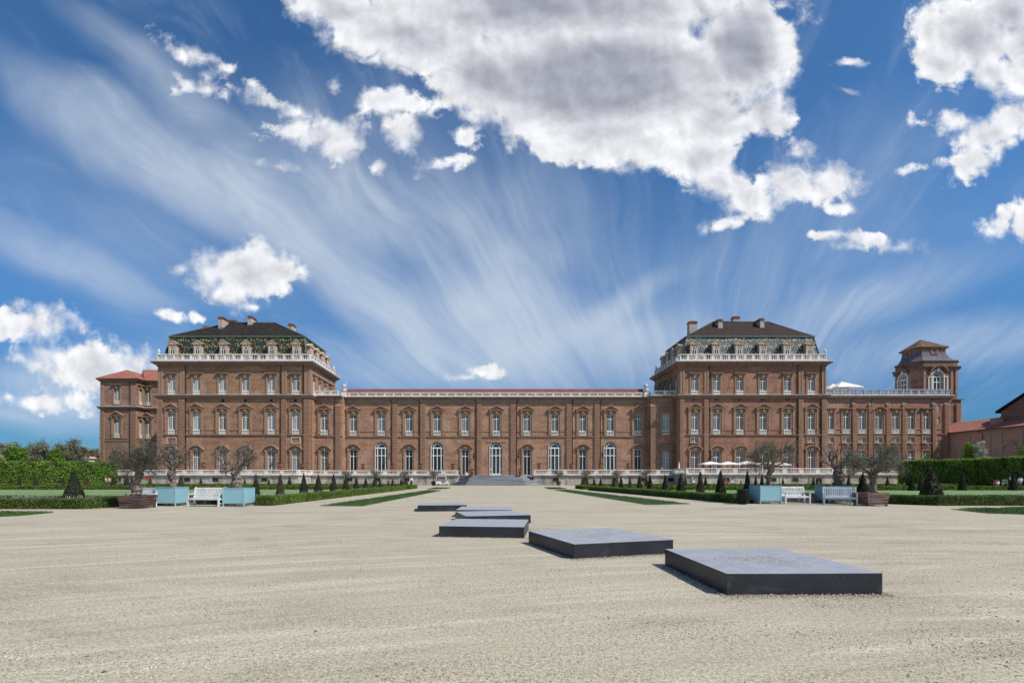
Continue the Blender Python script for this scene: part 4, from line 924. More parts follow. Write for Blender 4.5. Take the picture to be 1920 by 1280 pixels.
for f_, s0, s1 in ((ft,tx0,tx0+.5),(ft,tx0+1.35,tx0+1.75),(ft,tx1-.5,tx1),(ft,tx1-1.5,tx1-1.05),(stt,-sy0-.4,-sy0),(stt,-sy1,-sy1+.4)): pilaster(T, f_, s0, s1, 0, .16, PZ(739,Yt), zcor-.1)
c = MB()
for e, a, b in ((.2,-.25,0),(.42,0,.2),(.62,.2,.36)): c.prismz(off(OCT,e), zcor+a, zcor+b)
for f_, s_ in ((ft, xa_), (stt, sy)):
    n = 14
    for k in range(n):
        a0, a1 = math.pi*(.1+.8*k/n), math.pi*(.1+.8*(k+1)/n)
        P = lambda r, a, d: fpt(f_, s_+r*math.cos(a), d, zs+.55+r*math.sin(a)*.95)
        q4 = [(1.75,a0),(2.05,a0),(2.05,a1),(1.75,a1)]
        c.add([P(r,a,.72) for r,a in q4]+[P(r,a,0) for r,a in q4], [(0,1,2,3),(4,7,6,5),(0,4,5,1),(1,5,6,2),(2,6,7,3),(3,7,4,0)])
c.prismz(off(OCT,.25), zcor+1.5, zcor+1.7); z_ = PZ(750,Yt); c.box(txl-.3,lx1+.35,Yt-.7,ty1+.3,z_,z_+.2)
c.build('cornice', M['cornice_tower'], T)
fq = FRONT(Yt-.35); quoin(T, fq, PX(1791,Yt-.35), lx1, 4, PZ(757,Yt))
ux0, ux1 = PX(1728.5,Yt+.9), PX(1773,Yt+.9); uy0, uy1 = Yt+.9, Yt+6.0; uc = .7
UP = [(ux0+.0,uy0),(ux1-.0,uy0),(ux1+uc,uy0+uc),(ux1+uc,uy1-uc),(ux1,uy1),(ux0,uy1),(ux0-uc,uy1-uc),(ux0-uc,uy0+uc)]
fl = MB(); zA = zcor+1.7; zB = PZ(661,Yt+1); rings = []
for t_, k in [(0,1.0),(.10,.74),(.26,.50),(.5,.27),(.75,.12),(1,.0)]: rings.append([(u_[0]+(o_[0]-u_[0])*k, u_[1]+(o_[1]-u_[1])*k, zA+(zB-zA)*t_) for u_, o_ in zip(UP, OCT)])
fl.add([p for r_0 in rings for p in r_0], [(i*8+k, i*8+(k+1)%8, (i+1)*8+(k+1)%8, (i+1)*8+k) for i in range(5) for k in range(8)]); fl.build('lead_roof', M['lead'], T)
dr = MB(); zC = PZ(650,Yt+.9); dr.prismz(UP, zB-.05, zC); dr.build('attic_wall', M['brick_tower'], T)
W_TM = window_proto(1.0, 1.0, 0, tr=.8, cols=2, rows=2, style='mezz', frame='white_dim')
put_window(T, FRONT(uy0-.02), PX(1751,uy0), zB-.1, W_TM); put_window(T, side_frame(ux0-uc-.02,-1), -(uy0+uy1)/2, zB-.1, W_TM)
def off2(P, e): mx, my = (ux0+ux1)/2, (uy0+uy1)/2; return [(x+e*(1 if x > mx else -1), y+e*(1 if y > my else -1)) for x, y in P]
tr_ = MB(); E8 = off2(UP, .38); ap = ((ux0+ux1)/2-.6,(uy0+uy1)/2)
tr_.add([(x,y,zC) for x,y in E8]+[(ap[0],ap[1],PZ(636.5,ap[1]))], [(k,(k+1)%8,8) for k in range(8)]+[tuple(range(7,-1,-1))])
M['tower_tiles'] = mottled('tower_tiles', (.20,.105,.060), (.055,.050,.035), 1.0, 6, stretch=(2.6,.25,.25), fineamt=.3)
tr_.build('tiled_roof', M['tower_tiles'], T)
te = MB(); te.prismz(E8, zC-.12, zC-.003); te.build('eaves', M['cornice_tower'], T)

# ================================================================= low plastered range coming towards the camera on the right
LR = empty('garden_range', (91, 80, 0), 0, 'low plastered range with long red tiled roof running out of frame at right', 'building')
XL = 91.0; YL0, YL1 = 55.0, 98.6; fl_ = side_frame(XL, -1); ze = 10.5
m = MB(); ops = []
for y in (95.6, 84.9, 81.6, 77.5, 72, 66): ops.append((-y-.6, -y+.6, 1.2, 4.9))
wall(m, fl_, -YL1, -YL0, 0, ze, ops); m.add([(XL,YL1,0),(105,YL1,0),(105,YL1,ze),(XL,YL1,ze)],[(0,1,2,3)]); m.add([(XL,YL0,0),(105,YL0,0),(105,YL0,ze),(XL,YL0,ze)],[(0,1,2,3)])
m.build('wall', M['plaster'], LR)
W_L = window_proto(1.2, 3.7, 0, tr=2.7, cols=3, rows=5, style='mezz', frame='white_dim', glass='glass_mid')
for y in (95.6, 84.9, 81.6, 77.5, 72, 66): put_window(LR, fl_, -y, 1.2, W_L)
c = MB()
for y in (97.9, 92.4, 88.6, 86.6, 83.2, 79.6, 75.5, 70, 64): c.fbox(fl_, -y-.35, -y+.35, 0, .14, 1.2, ze-.9)
c.fbox(fl_, -YL1, -YL0, 0, .18, ze-.9, ze-.6); c.fbox(fl_, -YL1, -YL0, 0, .35, ze-.3, ze-.05); c.fbox(fl_, -YL1, -YL0, 0, .1, 4.0+3.9, 4.0+4.05)
for y in (95.6, 91, 81.6, 77.5): c.fbox(fl_, -y-.95, -y+.95, 0, .3, 6.3, 6.5); c.fbox(fl_, -y-.75, -y+.75, 0, .1, 5.3, 6.3)
n = 12; yc = 84.9
for k in range(n):
    a0, a1 = math.pi*k/n, math.pi*(k+1)/n; P = lambda r, a, d: fpt(fl_, -yc+r*math.cos(a), d, 6.3+r*math.sin(a)); q4 = [(1.15,a0),(1.4,a0),(1.4,a1),(1.15,a1)]
    c.add([P(r,a,.35) for r,a in q4]+[P(r,a,0) for r,a in q4], [(0,1,2,3),(4,7,6,5),(0,4,5,1),(1,5,6,2),(2,6,7,3),(3,7,4,0)])
c.fbox(fl_, -yc-1.4, -yc+1.4, 0, .32, 6.05, 6.28)
c.build('wall_trim', M['plaster'], LR)
r_ = MB(); e = .6; r_.add([(XL-e,YL0,ze-.1),(XL-e,YL1+3,ze-.1),(98,YL1+4,13.2),(98,YL0,13.2),(105,YL1+4,ze-.1),(105,YL0,ze-.1)],[(0,1,2,3),(3,2,4,5)]); r_.build('tiled_roof', M['tiles_low'], LR)
gt = MB(); gt.tube([(XL-e-.02,YL0,ze-.12),(XL-e-.02,YL1+1,ze-.12)], .09, 6); gt.build('gutter', M['pipe'], LR)
pipe(LR, [(XL-.5,90.2,ze-.2),(XL-.16,89.6,ze-.8),(XL-.16,89.6,.5)]); pipe(LR, [(XL-.16,82.2,ze-.2),(XL-.16,82.2,.5)])
dm = MB(); dx, dy = 93.2, 90.0; dm.box(dx,dx+1.4,dy-.5,dy+.5,ze+.7,ze+2.1); dm.add([(dx-.15,dy-.65,ze+2.1),(dx-.15,dy+.65,ze+2.1),(dx+2.4,dy+.65,ze+2.25),(dx+2.4,dy-.65,ze+2.25)],[(0,1,2,3)]); dm.build('roof_hatch', M['plaster'], LR)
# taller gabled block behind it
TB = empty('church_block', (100, 85, 0), 0, 'dark gabled block rising above the low red roof at the right edge', 'building')
m = MB(); m.add([(97,92.2,9),(97,77,9),(97,77,14.5),(97,84.4,18.6),(97,92.2,14.5),(112,92.2,9),(112,77,9),(112,77,14.5),(112,84.4,18.6),(112,92.2,14.5)],[(0,4,3,2,1),(5,6,7,8,9),(0,5,9,4),(1,2,7,6)]); m.build('gable_wall', M['brick_far'], TB)
m = MB()
for (ya,za,yb,zb_) in ((92.8,14.3,84.4,18.85),(76.4,14.3,84.4,18.85)): m.add([(96.5,ya,za),(96.5,yb,zb_),(112,yb,zb_),(112,ya,za),(96.5,ya,za-.4),(96.5,yb,zb_-.4),(112,yb,zb_-.4),(112,ya,za-.4)],[(0,1,2,3),(4,5,6,7),(0,4,5,1),(0,3,7,4)])
m.build('roof', M['roof_dark'], TB)
m = MB(); fg = side_frame(97,-1); m.fbox(fg,-92.2,-77,0,.12,13.0,13.25)
for y in (91.8,88.4,80.4): m.fbox(fg,-y-.25,-y+.25,0,.12,9.5,13.0)
m.build('wall_trim', M['brick_far'], TB)

# ================================================================= terrace, balustrade and stair in front of the palace
TE = empty('terrace', (0, 94, 0), 0, 'long stone terrace with balustrade and basement windows along the palace foot', 'terrace')
xm = PX(560,88); xn = PX(1286,88); xend = PX(1563,88); sL, sR = PX(859.5,94), PX(1000.5,94); xfar = PX(195.5,92)
m = MB(); base = MB(); cap = MB(); bal = MB()
parts = [((xfar,88),(xm,88),1.98,.92),((xm,94),(sL,94),1.98,.90),((sR,94),(xn,94),2.0,1.0),((xn,88),(xend,88),2.12,1.08),((xend,94),(PX(1702,94),94),2.1,1.05)]
m.box(xfar,xm,88,111,0,1.86); m.box(xm,sL,94,99.9,0,1.86); m.box(sL,sR,96.6,99.9,0,1.86); m.box(sR,xn,94,99.9,0,1.88); m.box(xn,xend,88,96,0,2.0); m.box(xend,PX(1702,94),94,96.2,0,1.98)
m.build('retaining_wall', M['stone_dirty'], TE)
for (A,B,z,h) in parts: cap.box(A[0]-.15,B[0]+.15,A[1]-.30,A[1]+1.2,z-.12,z+.06)
cap.box(sL,sR,96.4,99.9,1.86,2.0); cap.box(xm-1.0,xm+.2,88,94.2,1.87,2.038); cap.box(xn-.2,xn+1.0,88,94.2,2.0,2.178)
cap.build('coping', M['coping'], TE)
for (A,B,z,h) in parts: rb2(TE, 'balustrade', A, B, z+.06, h, .2, 2.9, .75, .28, .05, .24)
rb2(TE, 'balustrade', (xm,88.2),(xm,93.9),2.04,.9,.2,2.6,.5,.28,.05,.24); rb2(TE, 'balustrade', (xn,93.9),(xn,88.2),2.18,1.06,.2,2.6,.5,.28,.05,.24); rb2(TE, 'balustrade', (xend,88.2),(xend,93.9),2.18,1.06,.2,2.6,.5,.28,.05,.24)
bw = [(228,88),(351,88),(404,88),(495.5,88),(655,94),(708,94),(762,94),(1042,94),(1097,94),(1153,94),(1207,94),(1258,94),(1362,88),(1450,88),(1491,88),(1535,88),(1615,94)]
for u, Y in bw:
    b = MB(); x = PX(u,Y); b.box(x-.58,x+.58,Y-.014,Y+.1,.75,1.45); o = b.build('basement_window', M['dark'], TE)
    f = MB()
    for a, c_, e_, g_ in ((-.68,-.58,.65,1.55),(.58,.68,.65,1.55),(-.58,.58,1.45,1.55),(-.58,.58,.65,.75)): f.box(x+a,x+c_,Y-.06,Y+.02,e_,g_)
    f.build('window_surround', M['stone_dirty'], o)
pi = MB()
for (A,B,z,h) in parts:
    x = A[0]+1.2
    while x < B[0]-.5: pi = MB(); pi.box(x-.22,x+.22,A[1]-.07,A[1]+.02,0,z-.125); pi.build('wall_pier', M['stone_dirty'], TE); x += 5.4
ST = empty('stair', (PX(930,92), 92, 0), 0, 'wide grey stone stair splayed on three sides before the central door', 'stair')
m = MB(); n = 12; X_ = PX
bot = [(PX(838,94.4),94.4),(PX(872,91.2),91.2),(PX(988,91.2),91.2),(PX(1030,94.4),94.4),(PX(1030,94.4),97),(PX(838,94.4),97)]
top = [(PX(862,96.3),96.3),(PX(884,94.9),94.9),(PX(974,94.9),94.9),(PX(1001,96.3),96.3),(PX(1001,96.3),97),(PX(862,96.3),97)]
for k in range(n):
    f = k/(n-1); poly = [(a[0]+(b[0]-a[0])*f, a[1]+(b[1]-a[1])*f) for a, b in zip(bot, top)]
    poly[4] = (poly[4][0], 96.58); poly[5] = (poly[5][0], 96.58)
    m.prismz(poly, 2.0*k/n, 2.0*(k+1)/n)
m.build('steps', M['step'], ST)
# ================================================================= ground, lawns, strips
g = MB(); g.box(-700, 700, -60, 900, -2, 0); tag(g.build('ground', M['ground']), kind='structure')
def sheet(name, px, mat, z=.015, world=False):
    pts = px if world else [GP(u, v) for u, v in px]
    m = MB(); m.prismz(pts, -.02, z); o = m.build(name, mat); tag(o, kind='structure'); return pts
sheet('lawn', [(-75, 29), (-14.5, 29), (-13.6, 56.5), (-75, 56.5)], M['lawn'], .03, True)
sheet('lawn', [(15.6, 31), (75, 31), (75, 55.5), (13.9, 55.5)], M['lawn'], .03, True)
sheet('lawn', [(-120, 84), (-72, 84), (-72, 230), (-260, 230), (-260, 84)], M['turf'], .03, True)
def inpoly(x, y, P):
    c = False; n = len(P)
    for i in range(n):
        x1, y1 = P[i]; x2, y2 = P[(i+1) % n]
        if (y1 > y) != (y2 > y) and x < (x2-x1)*(y-y1)/(y2-y1)+x1: c = not c
    return c
strips = [[(599,948.2),(680,948.6),(827,919.6),(805,918.6)], [(1212,946),(1295,944.6),(1062.5,917.8),(1039,918.6)], [(801,917.2),(838,916),(845,914.2),(815,913.8)], [(1020,913.7),(1049,913.6),(1062,916.4),(1030,916.8)],
          [(-260,956.5),(-10,959.6),(101,960.6),(40,966.5),(0,968.6),(-260,980)], [(1783,954.6),(1860,952.4),(2150,948),(2150,968),(1920,964.2),(1852,962.2)]]
bl = []
for P in strips:
    W_ = sheet('grass_strip', P, M['turf'], .02)
    x0 = min(p[0] for p in W_); x1 = max(p[0] for p in W_); y0 = min(p[1] for p in W_); y1 = max(p[1] for p in W_)
    area = (x1-x0)*(y1-y0); N = int(min(26000, area*420)); 
    for _ in range(N):
        x = rng.uniform(max(x0,-26), min(x1,30)); y = rng.uniform(y0, y1)
        if inpoly(x, y, W_) and math.sin(x*2.1+y*.7)+math.sin(x*.8-y*1.7) > -1.5: bl.append((x, y, .02))
C = np.array(bl); n = len(C); h = .015+.025*nr.random((n,1)); a_ = nr.random(n)*2*math.pi
A_ = np.stack([np.cos(a_)*.006, np.sin(a_)*.006, 0*a_], 1); B_ = np.concatenate([nr.normal(size=(n,2))*.014, h], 1); C[:,2] += h[:,0]
tag(link('grass', quads_mesh('grass', C, A_, B_, M['blade'])), 'short tufted grass growing on the strips beside the gravel walk', 'grass', kind='stuff')
# loose stones in front of the camera, banked up against the slabs
SL = [((783,946.9),(875.5,946.8)), ((854.3,955.3),(960,955.5)), ((873,967),(997,965.2)), ((823,985.5),(983,986.5)), ((1075.8,1019.4),(1268.5,1012)), ((1362,1074.5),(1651,1070))]
SH = .28; slabs = []
for (p, q) in SL:
    A = Vector(GP(*p, SH)); B = Vector(GP(*q, SH)); d = B-A; L = d.length*(.965 if len(slabs) == 5 else 1.0); ang = (.14, -.03, .235, -.12, .305, .018)[len(slabs)]; B = A+Vector((math.cos(ang), math.sin(ang)))*L; d = B-A; nrm = Vector((-d.y, d.x))/L
    slabs.append((A, B, L, ang, nrm))
icos = None
def pebbles(name, P, S, mat):
    """little irregular octahedra"""
    N = len(P); base = np.array([(1,0,0),(0,1,0),(-1,0,0),(0,-1,0),(0,0,.75),(0,0,-.5)], dtype=np.float32)
    V = base[None]*(0.7+.6*nr.random((N,6,1)))*S[:,None,None]
    a = nr.random(N)*6.28; c, s_ = np.cos(a)[:,None], np.sin(a)[:,None]
    X = V[:,:,0]*c-V[:,:,1]*s_; Y = V[:,:,0]*s_+V[:,:,1]*c; V = np.stack([X,Y,V[:,:,2]],2)+P[:,None,:]
    f = np.array([(0,1,4),(1,2,4),(2,3,4),(3,0,4),(1,0,5),(2,1,5),(3,2,5),(0,3,5)]); I = (f[None]+np.arange(N)[:,None,None]*6).reshape(-1)
    me = bpy.data.meshes.new(name); me.vertices.add(N*6); me.vertices.foreach_set('co', V.reshape(-1).astype(np.float32)); me.loops.add(len(I)); me.loops.foreach_set('vertex_index', I.astype(np.int32))
    me.polygons.add(len(I)//3); me.polygons.foreach_set('loop_start', np.arange(0,len(I),3,dtype=np.int32)); me.polygons.foreach_set('loop_total', np.full(len(I)//3,3,dtype=np.int32)); me.materials.append(mat); me.update(calc_edges=True)
    return me
m, t, b = material('pebble', .9, .2); rnd = t.n('ShaderNodeNewGeometry').outputs['Random Per Island']
t.set(b.inputs['Base Color'], t.ramp(rnd, [(0,(.12,.10,.08)), (.2,(.26,.22,.165)), (.55,(.46,.39,.30)), (.9,(.60,.53,.42)), (1,(.74,.69,.60))])); M['pebble'] = m
def blocked(x, y):
    for A, B, L, ang, nrm in slabs:
        d = Vector((x,y))-A; u_ = d.dot((B-A)/L); w_ = d.dot(nrm)
        if -.01 < u_ < L+.01 and -.01 < w_ < L*1.05+.01: return True
    return False
pts = []; sz = []
while len(pts) < 42000:
    Y = 3.0+ (rng.random()**1.7)*17; x = rng.uniform(-1.08, 1.12)*Y-.02*Y
    z_ = math.sin(x*1.7+math.sin(Y*2.3)*1.5)+math.sin(Y*4.1+x*.6)+.5*math.sin(x*5.3+Y*.9)
    if rng.random() > .30+.28*z_: continue
    if blocked(x, Y): continue
    pts.append((x, Y, .001)); sz.append(.0035+.006*rng.random()**2+(.012*rng.random() if rng.random() < .015 else 0))
for A, B, L, ang, nrm in slabs:
    e = (B-A)/L
    for _ in range(2600 if A.y < 12 else 700):
        k = rng.random(); dd = abs(rng.gauss(0, .09))
        if k < .5: p = A+e*rng.uniform(-.1,L+.1)-nrm*(dd+.012)
        elif k < .75: p = A-e*(dd+.012)+nrm*rng.uniform(0,L)
        else: p = B+e*(dd+.012)+nrm*rng.uniform(-.1,L)
        pts.append((p.x, p.y, max(.002, .022-dd*.15)*rng.random())); sz.append(.004+.007*rng.random())
tag(link('pebbles', pebbles('pebbles', np.array(pts), np.array(sz), M['pebble'])), 'loose small stones scattered over the gravel', 'pebbles', kind='stuff')
labs = ['dark stone slab farthest left, partly behind the narrow one', 'narrow looking dark stone slab second from the back, top almost flush with its neighbours', 'dark stone slab third from the back, turned so its left side shows', 'dark stone slab in the middle with its right side lit by the sun', 'large dark stone slab second nearest, with dried dust on top', 'largest nearest dark stone slab at lower right with grit on top']
for (A, B, L, ang, nrm), lb in zip(slabs, labs):
    o = empty('stone_slab', (A.x, A.y, 0), ang, lb, 'stone slab', 'dark stone slabs lying on the gravel')
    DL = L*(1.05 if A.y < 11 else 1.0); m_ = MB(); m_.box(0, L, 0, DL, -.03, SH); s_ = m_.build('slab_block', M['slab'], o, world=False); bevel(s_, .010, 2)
    N = 800 if A.y < 12 else 200; P = np.stack([L*(.5+nr.normal(size=N)*.17), L*(.5+nr.normal(size=N)*.13), np.full(N, SH+.001)], 1)
    P = P[(P[:,0] > .05) & (P[:,0] < L-.05) & (P[:,1] > .05) & (P[:,1] < L-.05)]
    tag(link('grit', pebbles('grit', P, .004+.006*nr.random(len(P))**2, M['pebble']), o), kind='stuff')

# ================================================================= hedges
def box_leaves(x0, x1, y0, y1, z0, z1, dens, fr_only=False):
    """points and outward normals over a clipped box (local x length, y thickness)"""
    P = []; Nn = []
    for (ax, s_, area) in (('y',-1,(x1-x0)*(z1-z0)), ('y',1,(x1-x0)*(z1-z0)*.4), ('z',1,(x1-x0)*(y1-y0)), ('x',-1,(y1-y0)*(z1-z0)), ('x',1,(y1-y0)*(z1-z0))):
        n = int(area*dens); q = nr.random((n,3)); p = np.empty((n,3)); p[:,0] = x0+(x1-x0)*q[:,0]; p[:,1] = y0+(y1-y0)*q[:,1]; p[:,2] = z0+(z1-z0)*q[:,2]
        nn = np.zeros((n,3)); k = 'xyz'.index(ax); lo, hi = ((x0,x1),(y0,y1),(z0,z1))[k]; p[:,k] = hi if s_ > 0 else lo; nn[:,k] = s_
        P.append(p); Nn.append(nn)
    return np.concatenate(P), np.concatenate(Nn)
def hedge(path, th, h, label, leaf, size, dens, core='hedge_core', name='hedge', group=None, rough=.03, z0=.0):
    """clipped hedge along a polyline; path is the foot of the face towards the camera"""
    P = [Vector(p) for p in path]; o = empty(name, (P[0].x, P[0].y, 0), 0, label, 'hedge', group)
    off = worldloc(o); cm = MB(); CC = []; NN = []
    for a, b in zip(P[:-1], P[1:]):
        d = b-a; L = d.length; ux = d/L; ny = Vector((-ux.y, ux.x)); 
        fr = ((a.x, a.y), (ux.x, ux.y), (-ny.x, -ny.y))
        cm.fbox(fr, 0.02, L-.02, -th+.05, -.05, 0, h-.05)
        p, n_ = box_leaves(0, L, 0, th, .02, h, dens)
        # wavy clipped surface
        wob = (np.sin(p[:,0]*1.7+p[:,2]*2)+np.sin(p[:,0]*4.3+1.3)*.5)*rough*.5 + nr.normal(size=len(p))*rough*.6
        p = p + n_*wob[:,None]
        W = np.stack([a.x+ux.x*p[:,0]+ny.x*p[:,1], a.y+ux.y*p[:,0]+ny.y*p[:,1], p[:,2]], 1)
        N2 = np.stack([ux.x*n_[:,0]+ny.x*n_[:,1], ux.y*n_[:,0]+ny.y*n_[:,1], n_[:,2]], 1)
        CC.append(W); NN.append(N2)
    cm.build('hedge_body', M[core], o)
    C = np.concatenate(CC); N2 = np.concatenate(NN); A_, B_ = rand_axes(len(C), size, N2, .75); C = C-np.array(off)
    link('foliage', quads_mesh('foliage', C, A_, B_, M[leaf]), o); return o
hedge([(-34,22.9),(-19.6,22.9),(-18.6,26.9),(-13.1,26.9),(-12.8,25.6),(-11.9,25.6)], .75, .47, 'low clipped box hedge along the front of the left garden, behind crate and benches', 'hedge_leaf', .020, 1500)
hedge([(-11.9,25.7),(-10.95,58.7)], .75, .47, 'low box hedge running back beside the gravel walk on the left', 'hedge_leaf_bright', .024, 1100)
hedge([(-10.9,61.2),(-10.9,66.5)], 1.6, .47, 'short end piece of box hedge beyond the gap on the left of the walk', 'hedge_leaf_bright', .03, 700)
hedge([(10.95,57),(13.9,27.6)], .75, .48, 'low box hedge with dark shaded side running back on the right of the walk', 'hedge_leaf_bright', .024, 1100)
hedge([(13.9,27.5),(14.4,27.5),(14.8,29.2),(21.6,29.6),(22.3,27.2),(23.6,25.6),(34,25.6)], .75, .5, 'low clipped box hedge along the front of the right garden, behind bin and benches', 'hedge_leaf', .020, 1500)
hedge([(11.0,66.5),(11.0,60)], 1.6, .48, 'short end piece of box hedge beyond the gap on the right of the walk', 'hedge_leaf_bright', .03, 700)
hedge([(-36,27.6),(-14.6,28.4)], .4, .42, 'thin inner box hedge behind flowering plants in the left garden', 'hedge_leaf', .028, 700)
hedge([(15.4,29.5),(40,28.6)], .4, .42, 'thin inner box hedge behind flowering plants in the right garden', 'hedge_leaf', .028, 700)
hedge([(-78,58.5),(-13.2,59.5)], .8, .48, 'box hedge across the far side of the left lawn', 'hedge_leaf_bright', .05, 260)
hedge([(-78,71),(-13.2,72)], .8, .55, 'farthest low box hedge before the left terrace wall', 'hedge_leaf_bright', .06, 180)
hedge([(13,57.5),(70,56)], .8, .48, 'box hedge across the far side of the right lawn', 'hedge_leaf_bright', .05, 260)
hedge([(13,71),(70,70)], .8, .55, 'farthest low box hedge before the right terrace wall', 'hedge_leaf_bright', .06, 180)
hedge([(-105,80),(-82,82),(-68.9,86.5)], 2.2, 4.15, 'tall clipped hornbeam hedge closing the garden at the far left', 'tall_leaf', .10, 120, 'tall_core', 'tall_hedge', None, .14)
hedge([(67.5,80.5),(72,73.5),(70.5,60.5),(72,44)], 2.2, 4.25, 'tall clipped dark green hedge closing the garden at the far right', 'tall_leaf', .10, 130, 'tall_core', 'tall_hedge', None, .14)
# pale flowering plants between hedges and cones
def flowers(segs, N, label, mat='flower', h0=.25, h1=.62):
    C = []
    for (x0,y0,x1,y1,wd) in segs:
        for _ in range(N//len(segs)):
            t_ = rng.random(); 
            if math.sin(t_*37+x0)+math.sin(t_*13.7) < -.35: continue
            C.append((x0+(x1-x0)*t_+rng.uniform(-wd,wd), y0+(y1-y0)*t_+rng.uniform(-wd,wd), 0))
    C = np.array(C); n = len(C); h = h0+(h1-h0)*nr.random((n,1)); a_ = nr.random(n)*6.28
    A_ = np.stack([np.cos(a_)*.008, np.sin(a_)*.008, 0*a_],1); B_ = np.concatenate([nr.normal(size=(n,2))*.07, h*.5],1); C[:,2] = h[:,0]*.5
    tag(link('flowering_plants', quads_mesh('flowering_plants', C, A_, B_, M[mat])), label, 'flowers', kind='stuff')
flowers([(-30,25,-20.5,25,.5),(-18,27,-13.4,27.6,.3),(-13.4,28,-12.2,57,.35)], 4200, 'thin pale flowering plants in the bed behind the left box hedge')
flowers([(24,27.4,34,27.6,.4),(15.3,29,22,29,.3),(15,29.5,12.4,56,.4)], 4200, 'thin pale flowering plants in the bed behind the right box hedge')

# ================================================================= clipped yew cones
def cone_proto(seed, leaf, lean=0):
    r_ = np.random.default_rng(seed); N = 5200
    u_ = 1-np.sqrt(r_.random(N)); z = u_*1.0; a = r_.random(N)*2*math.pi
    rad = .48*(1-z)**1.0 + .02+.012*np.sin(a*3+seed)+.010*np.sin(z*17+a*2); rad = rad*(1-.12*np.clip((.05-z)/.05,0,1)) + r_.normal(size=N)*.012
    C = np.stack([rad*np.cos(a), rad*np.sin(a), z], 1); Nn = np.stack([np.cos(a), np.sin(a), np.full(N,.35)],1)
    A_, B_ = rand_axes(N, .021, Nn, .8); C[:,2] *= 1.0
    f = quads_mesh('foliage', C, A_, B_, M[leaf]); c = MB(); c.lathe([(.36,.0),(.44,.06),(.30,.4),(.12,.78),(.01,.97)], n=12); return c.mesh('cone_core', M['yew_core']), f
CP = [cone_proto(1,'yew_leaf'), cone_proto(5,'yew_leaf'), cone_proto(9,'yew_leaf_brown')]
def cone(u, X, vtop, wpx, label, group, k=None, Y=None):
    if Y is None: Y = X*F/(u-CU)
    X = PX(u, Y); h = max(1.2, min(2.6, PZ(vtop, Y))); w_ = wpx*Y/F
    pr = CP[k if k is not None else rng.choice((0,0,1,2))]
    o = empty('yew_cone', (X, Y, 0), rng.uniform(0,6.28), label, 'topiary', group); o.scale = (w_, w_, h)
    link('cone_core', pr[0], o); link('foliage', pr[1], o); return o
ordn = ['nearest','second','third','fourth','fifth','sixth','seventh','eighth','ninth','tenth','eleventh','twelfth','thirteenth','fourteenth','fifteenth','sixteenth','farthest']
Lrow = [(480,886,19,0),(525.5,886.5,19,2),(569.5,886,19,1),(597,888,20,0),(625.6,887,17,0),(648,891,15,1),(668,892.5,14,0),(685.6,894,13.5,0),(702,894.5,12,1),(712.5,896.5,10,0),(728.4,900,8,2),(736,896.5,9.5,0),(752,896,9,0),(762.5,899.5,8,0),(771,899,7,0)]
Rrow = [(1401,882,20,0),(1351,881,24,1),(1313,881,19,2),(1277,885,20,0),(1247,888,15,0),(1219,889,15,1),(1199,889,14,0),(1181,892.7,11,2),(1164.7,892,12,0),(1150,894,10,1),(1126,895,9,0),(1114,894.6,9,0),(1101.5,899,7,2),(1092.5,894.5,10,0)]
def rowcones(row, X0_, X1_, side):
    n = len(row)
    for i, (u, v, w_, k) in enumerate(row):
        X = X0_+(X1_-X0_)*i/(n-1); Y = max(27.6, abs(X*F/(u-CU))); o = cone(u, None, v, w_*1.04, '%s yew cone from the camera in the row along the %s of the walk' % (ordn[i], side), 'yew cones lining the %s of the walk' % side, k, Y)
rowcones(Lrow, -14.2, -12.3, 'left'); rowcones(Rrow, 15.0, 12.3, 'right')
cone(139, None, 880, 41, 'large dark yew cone behind the front hedge at the left edge, left of the planters', None, 0, 25.6)
cone(1746, None, 875, 44, 'large brown leaved yew cone behind the front hedge at the right', None, 2, 27.2)
cone(1617.5, None, 885.5, 27, 'dark yew cone standing just behind the right wooden crate', None, 1, 30.5)
far = [(20,895,10,74),(36,892,10,62),(67,891,11,62),(113,896,7,74),(118.5,893,8,66),(163,890,12,60),(212.6,890,12,62),(237.7,887,13,61),(247,893,8,74),(282,893,8,74),(339,889,14,62),(376.6,895,8,74),(436,895,9,66),(459,896.5,8,74),(504,896.5,8,74),(543,892,12,62)]
for i, (u,v,w_,Y) in enumerate(far):
    cone(u, None, v, w_, 'small yew cone across the left lawn, %s from the left' % (('first','second','third','fourth','fifth','sixth','seventh','eighth','ninth','tenth','eleventh','twelfth','thirteenth','fourteenth','fifteenth','sixteenth')[i]), 'yew cones beyond the left lawn', None, Y)
farr = [(1213,893,8,66),(1285.6,893,9,64),(1323,890,9,64),(1389,898,5,74),(1417,890.5,9,62),(1428.7,887,11,56),(1440,889,10,60),(1468,895,7,72),(1525,893,9,60),(1532,897,7,72),(1538.5,898.5,7,74),(1591,889.5,9,62),(1664,892,10,60),(1703,886,11,58),(1709.5,890,13,54),(1727.5,883.5,13,54),(1804.6,882,14,55),(1900,883,15,55)]
for i, (u,v,w_,Y) in enumerate(farr):
    cone(u, None, v, w_, 'small yew cone across the right lawn, %s from the left' % (('first','second','third','fourth','fifth','sixth','seventh','eighth','ninth','tenth','eleventh','twelfth','thirteenth','fourteenth','fifteenth','sixteenth','seventeenth','eighteenth')[i]), 'yew cones beyond the right lawn', None, Y)

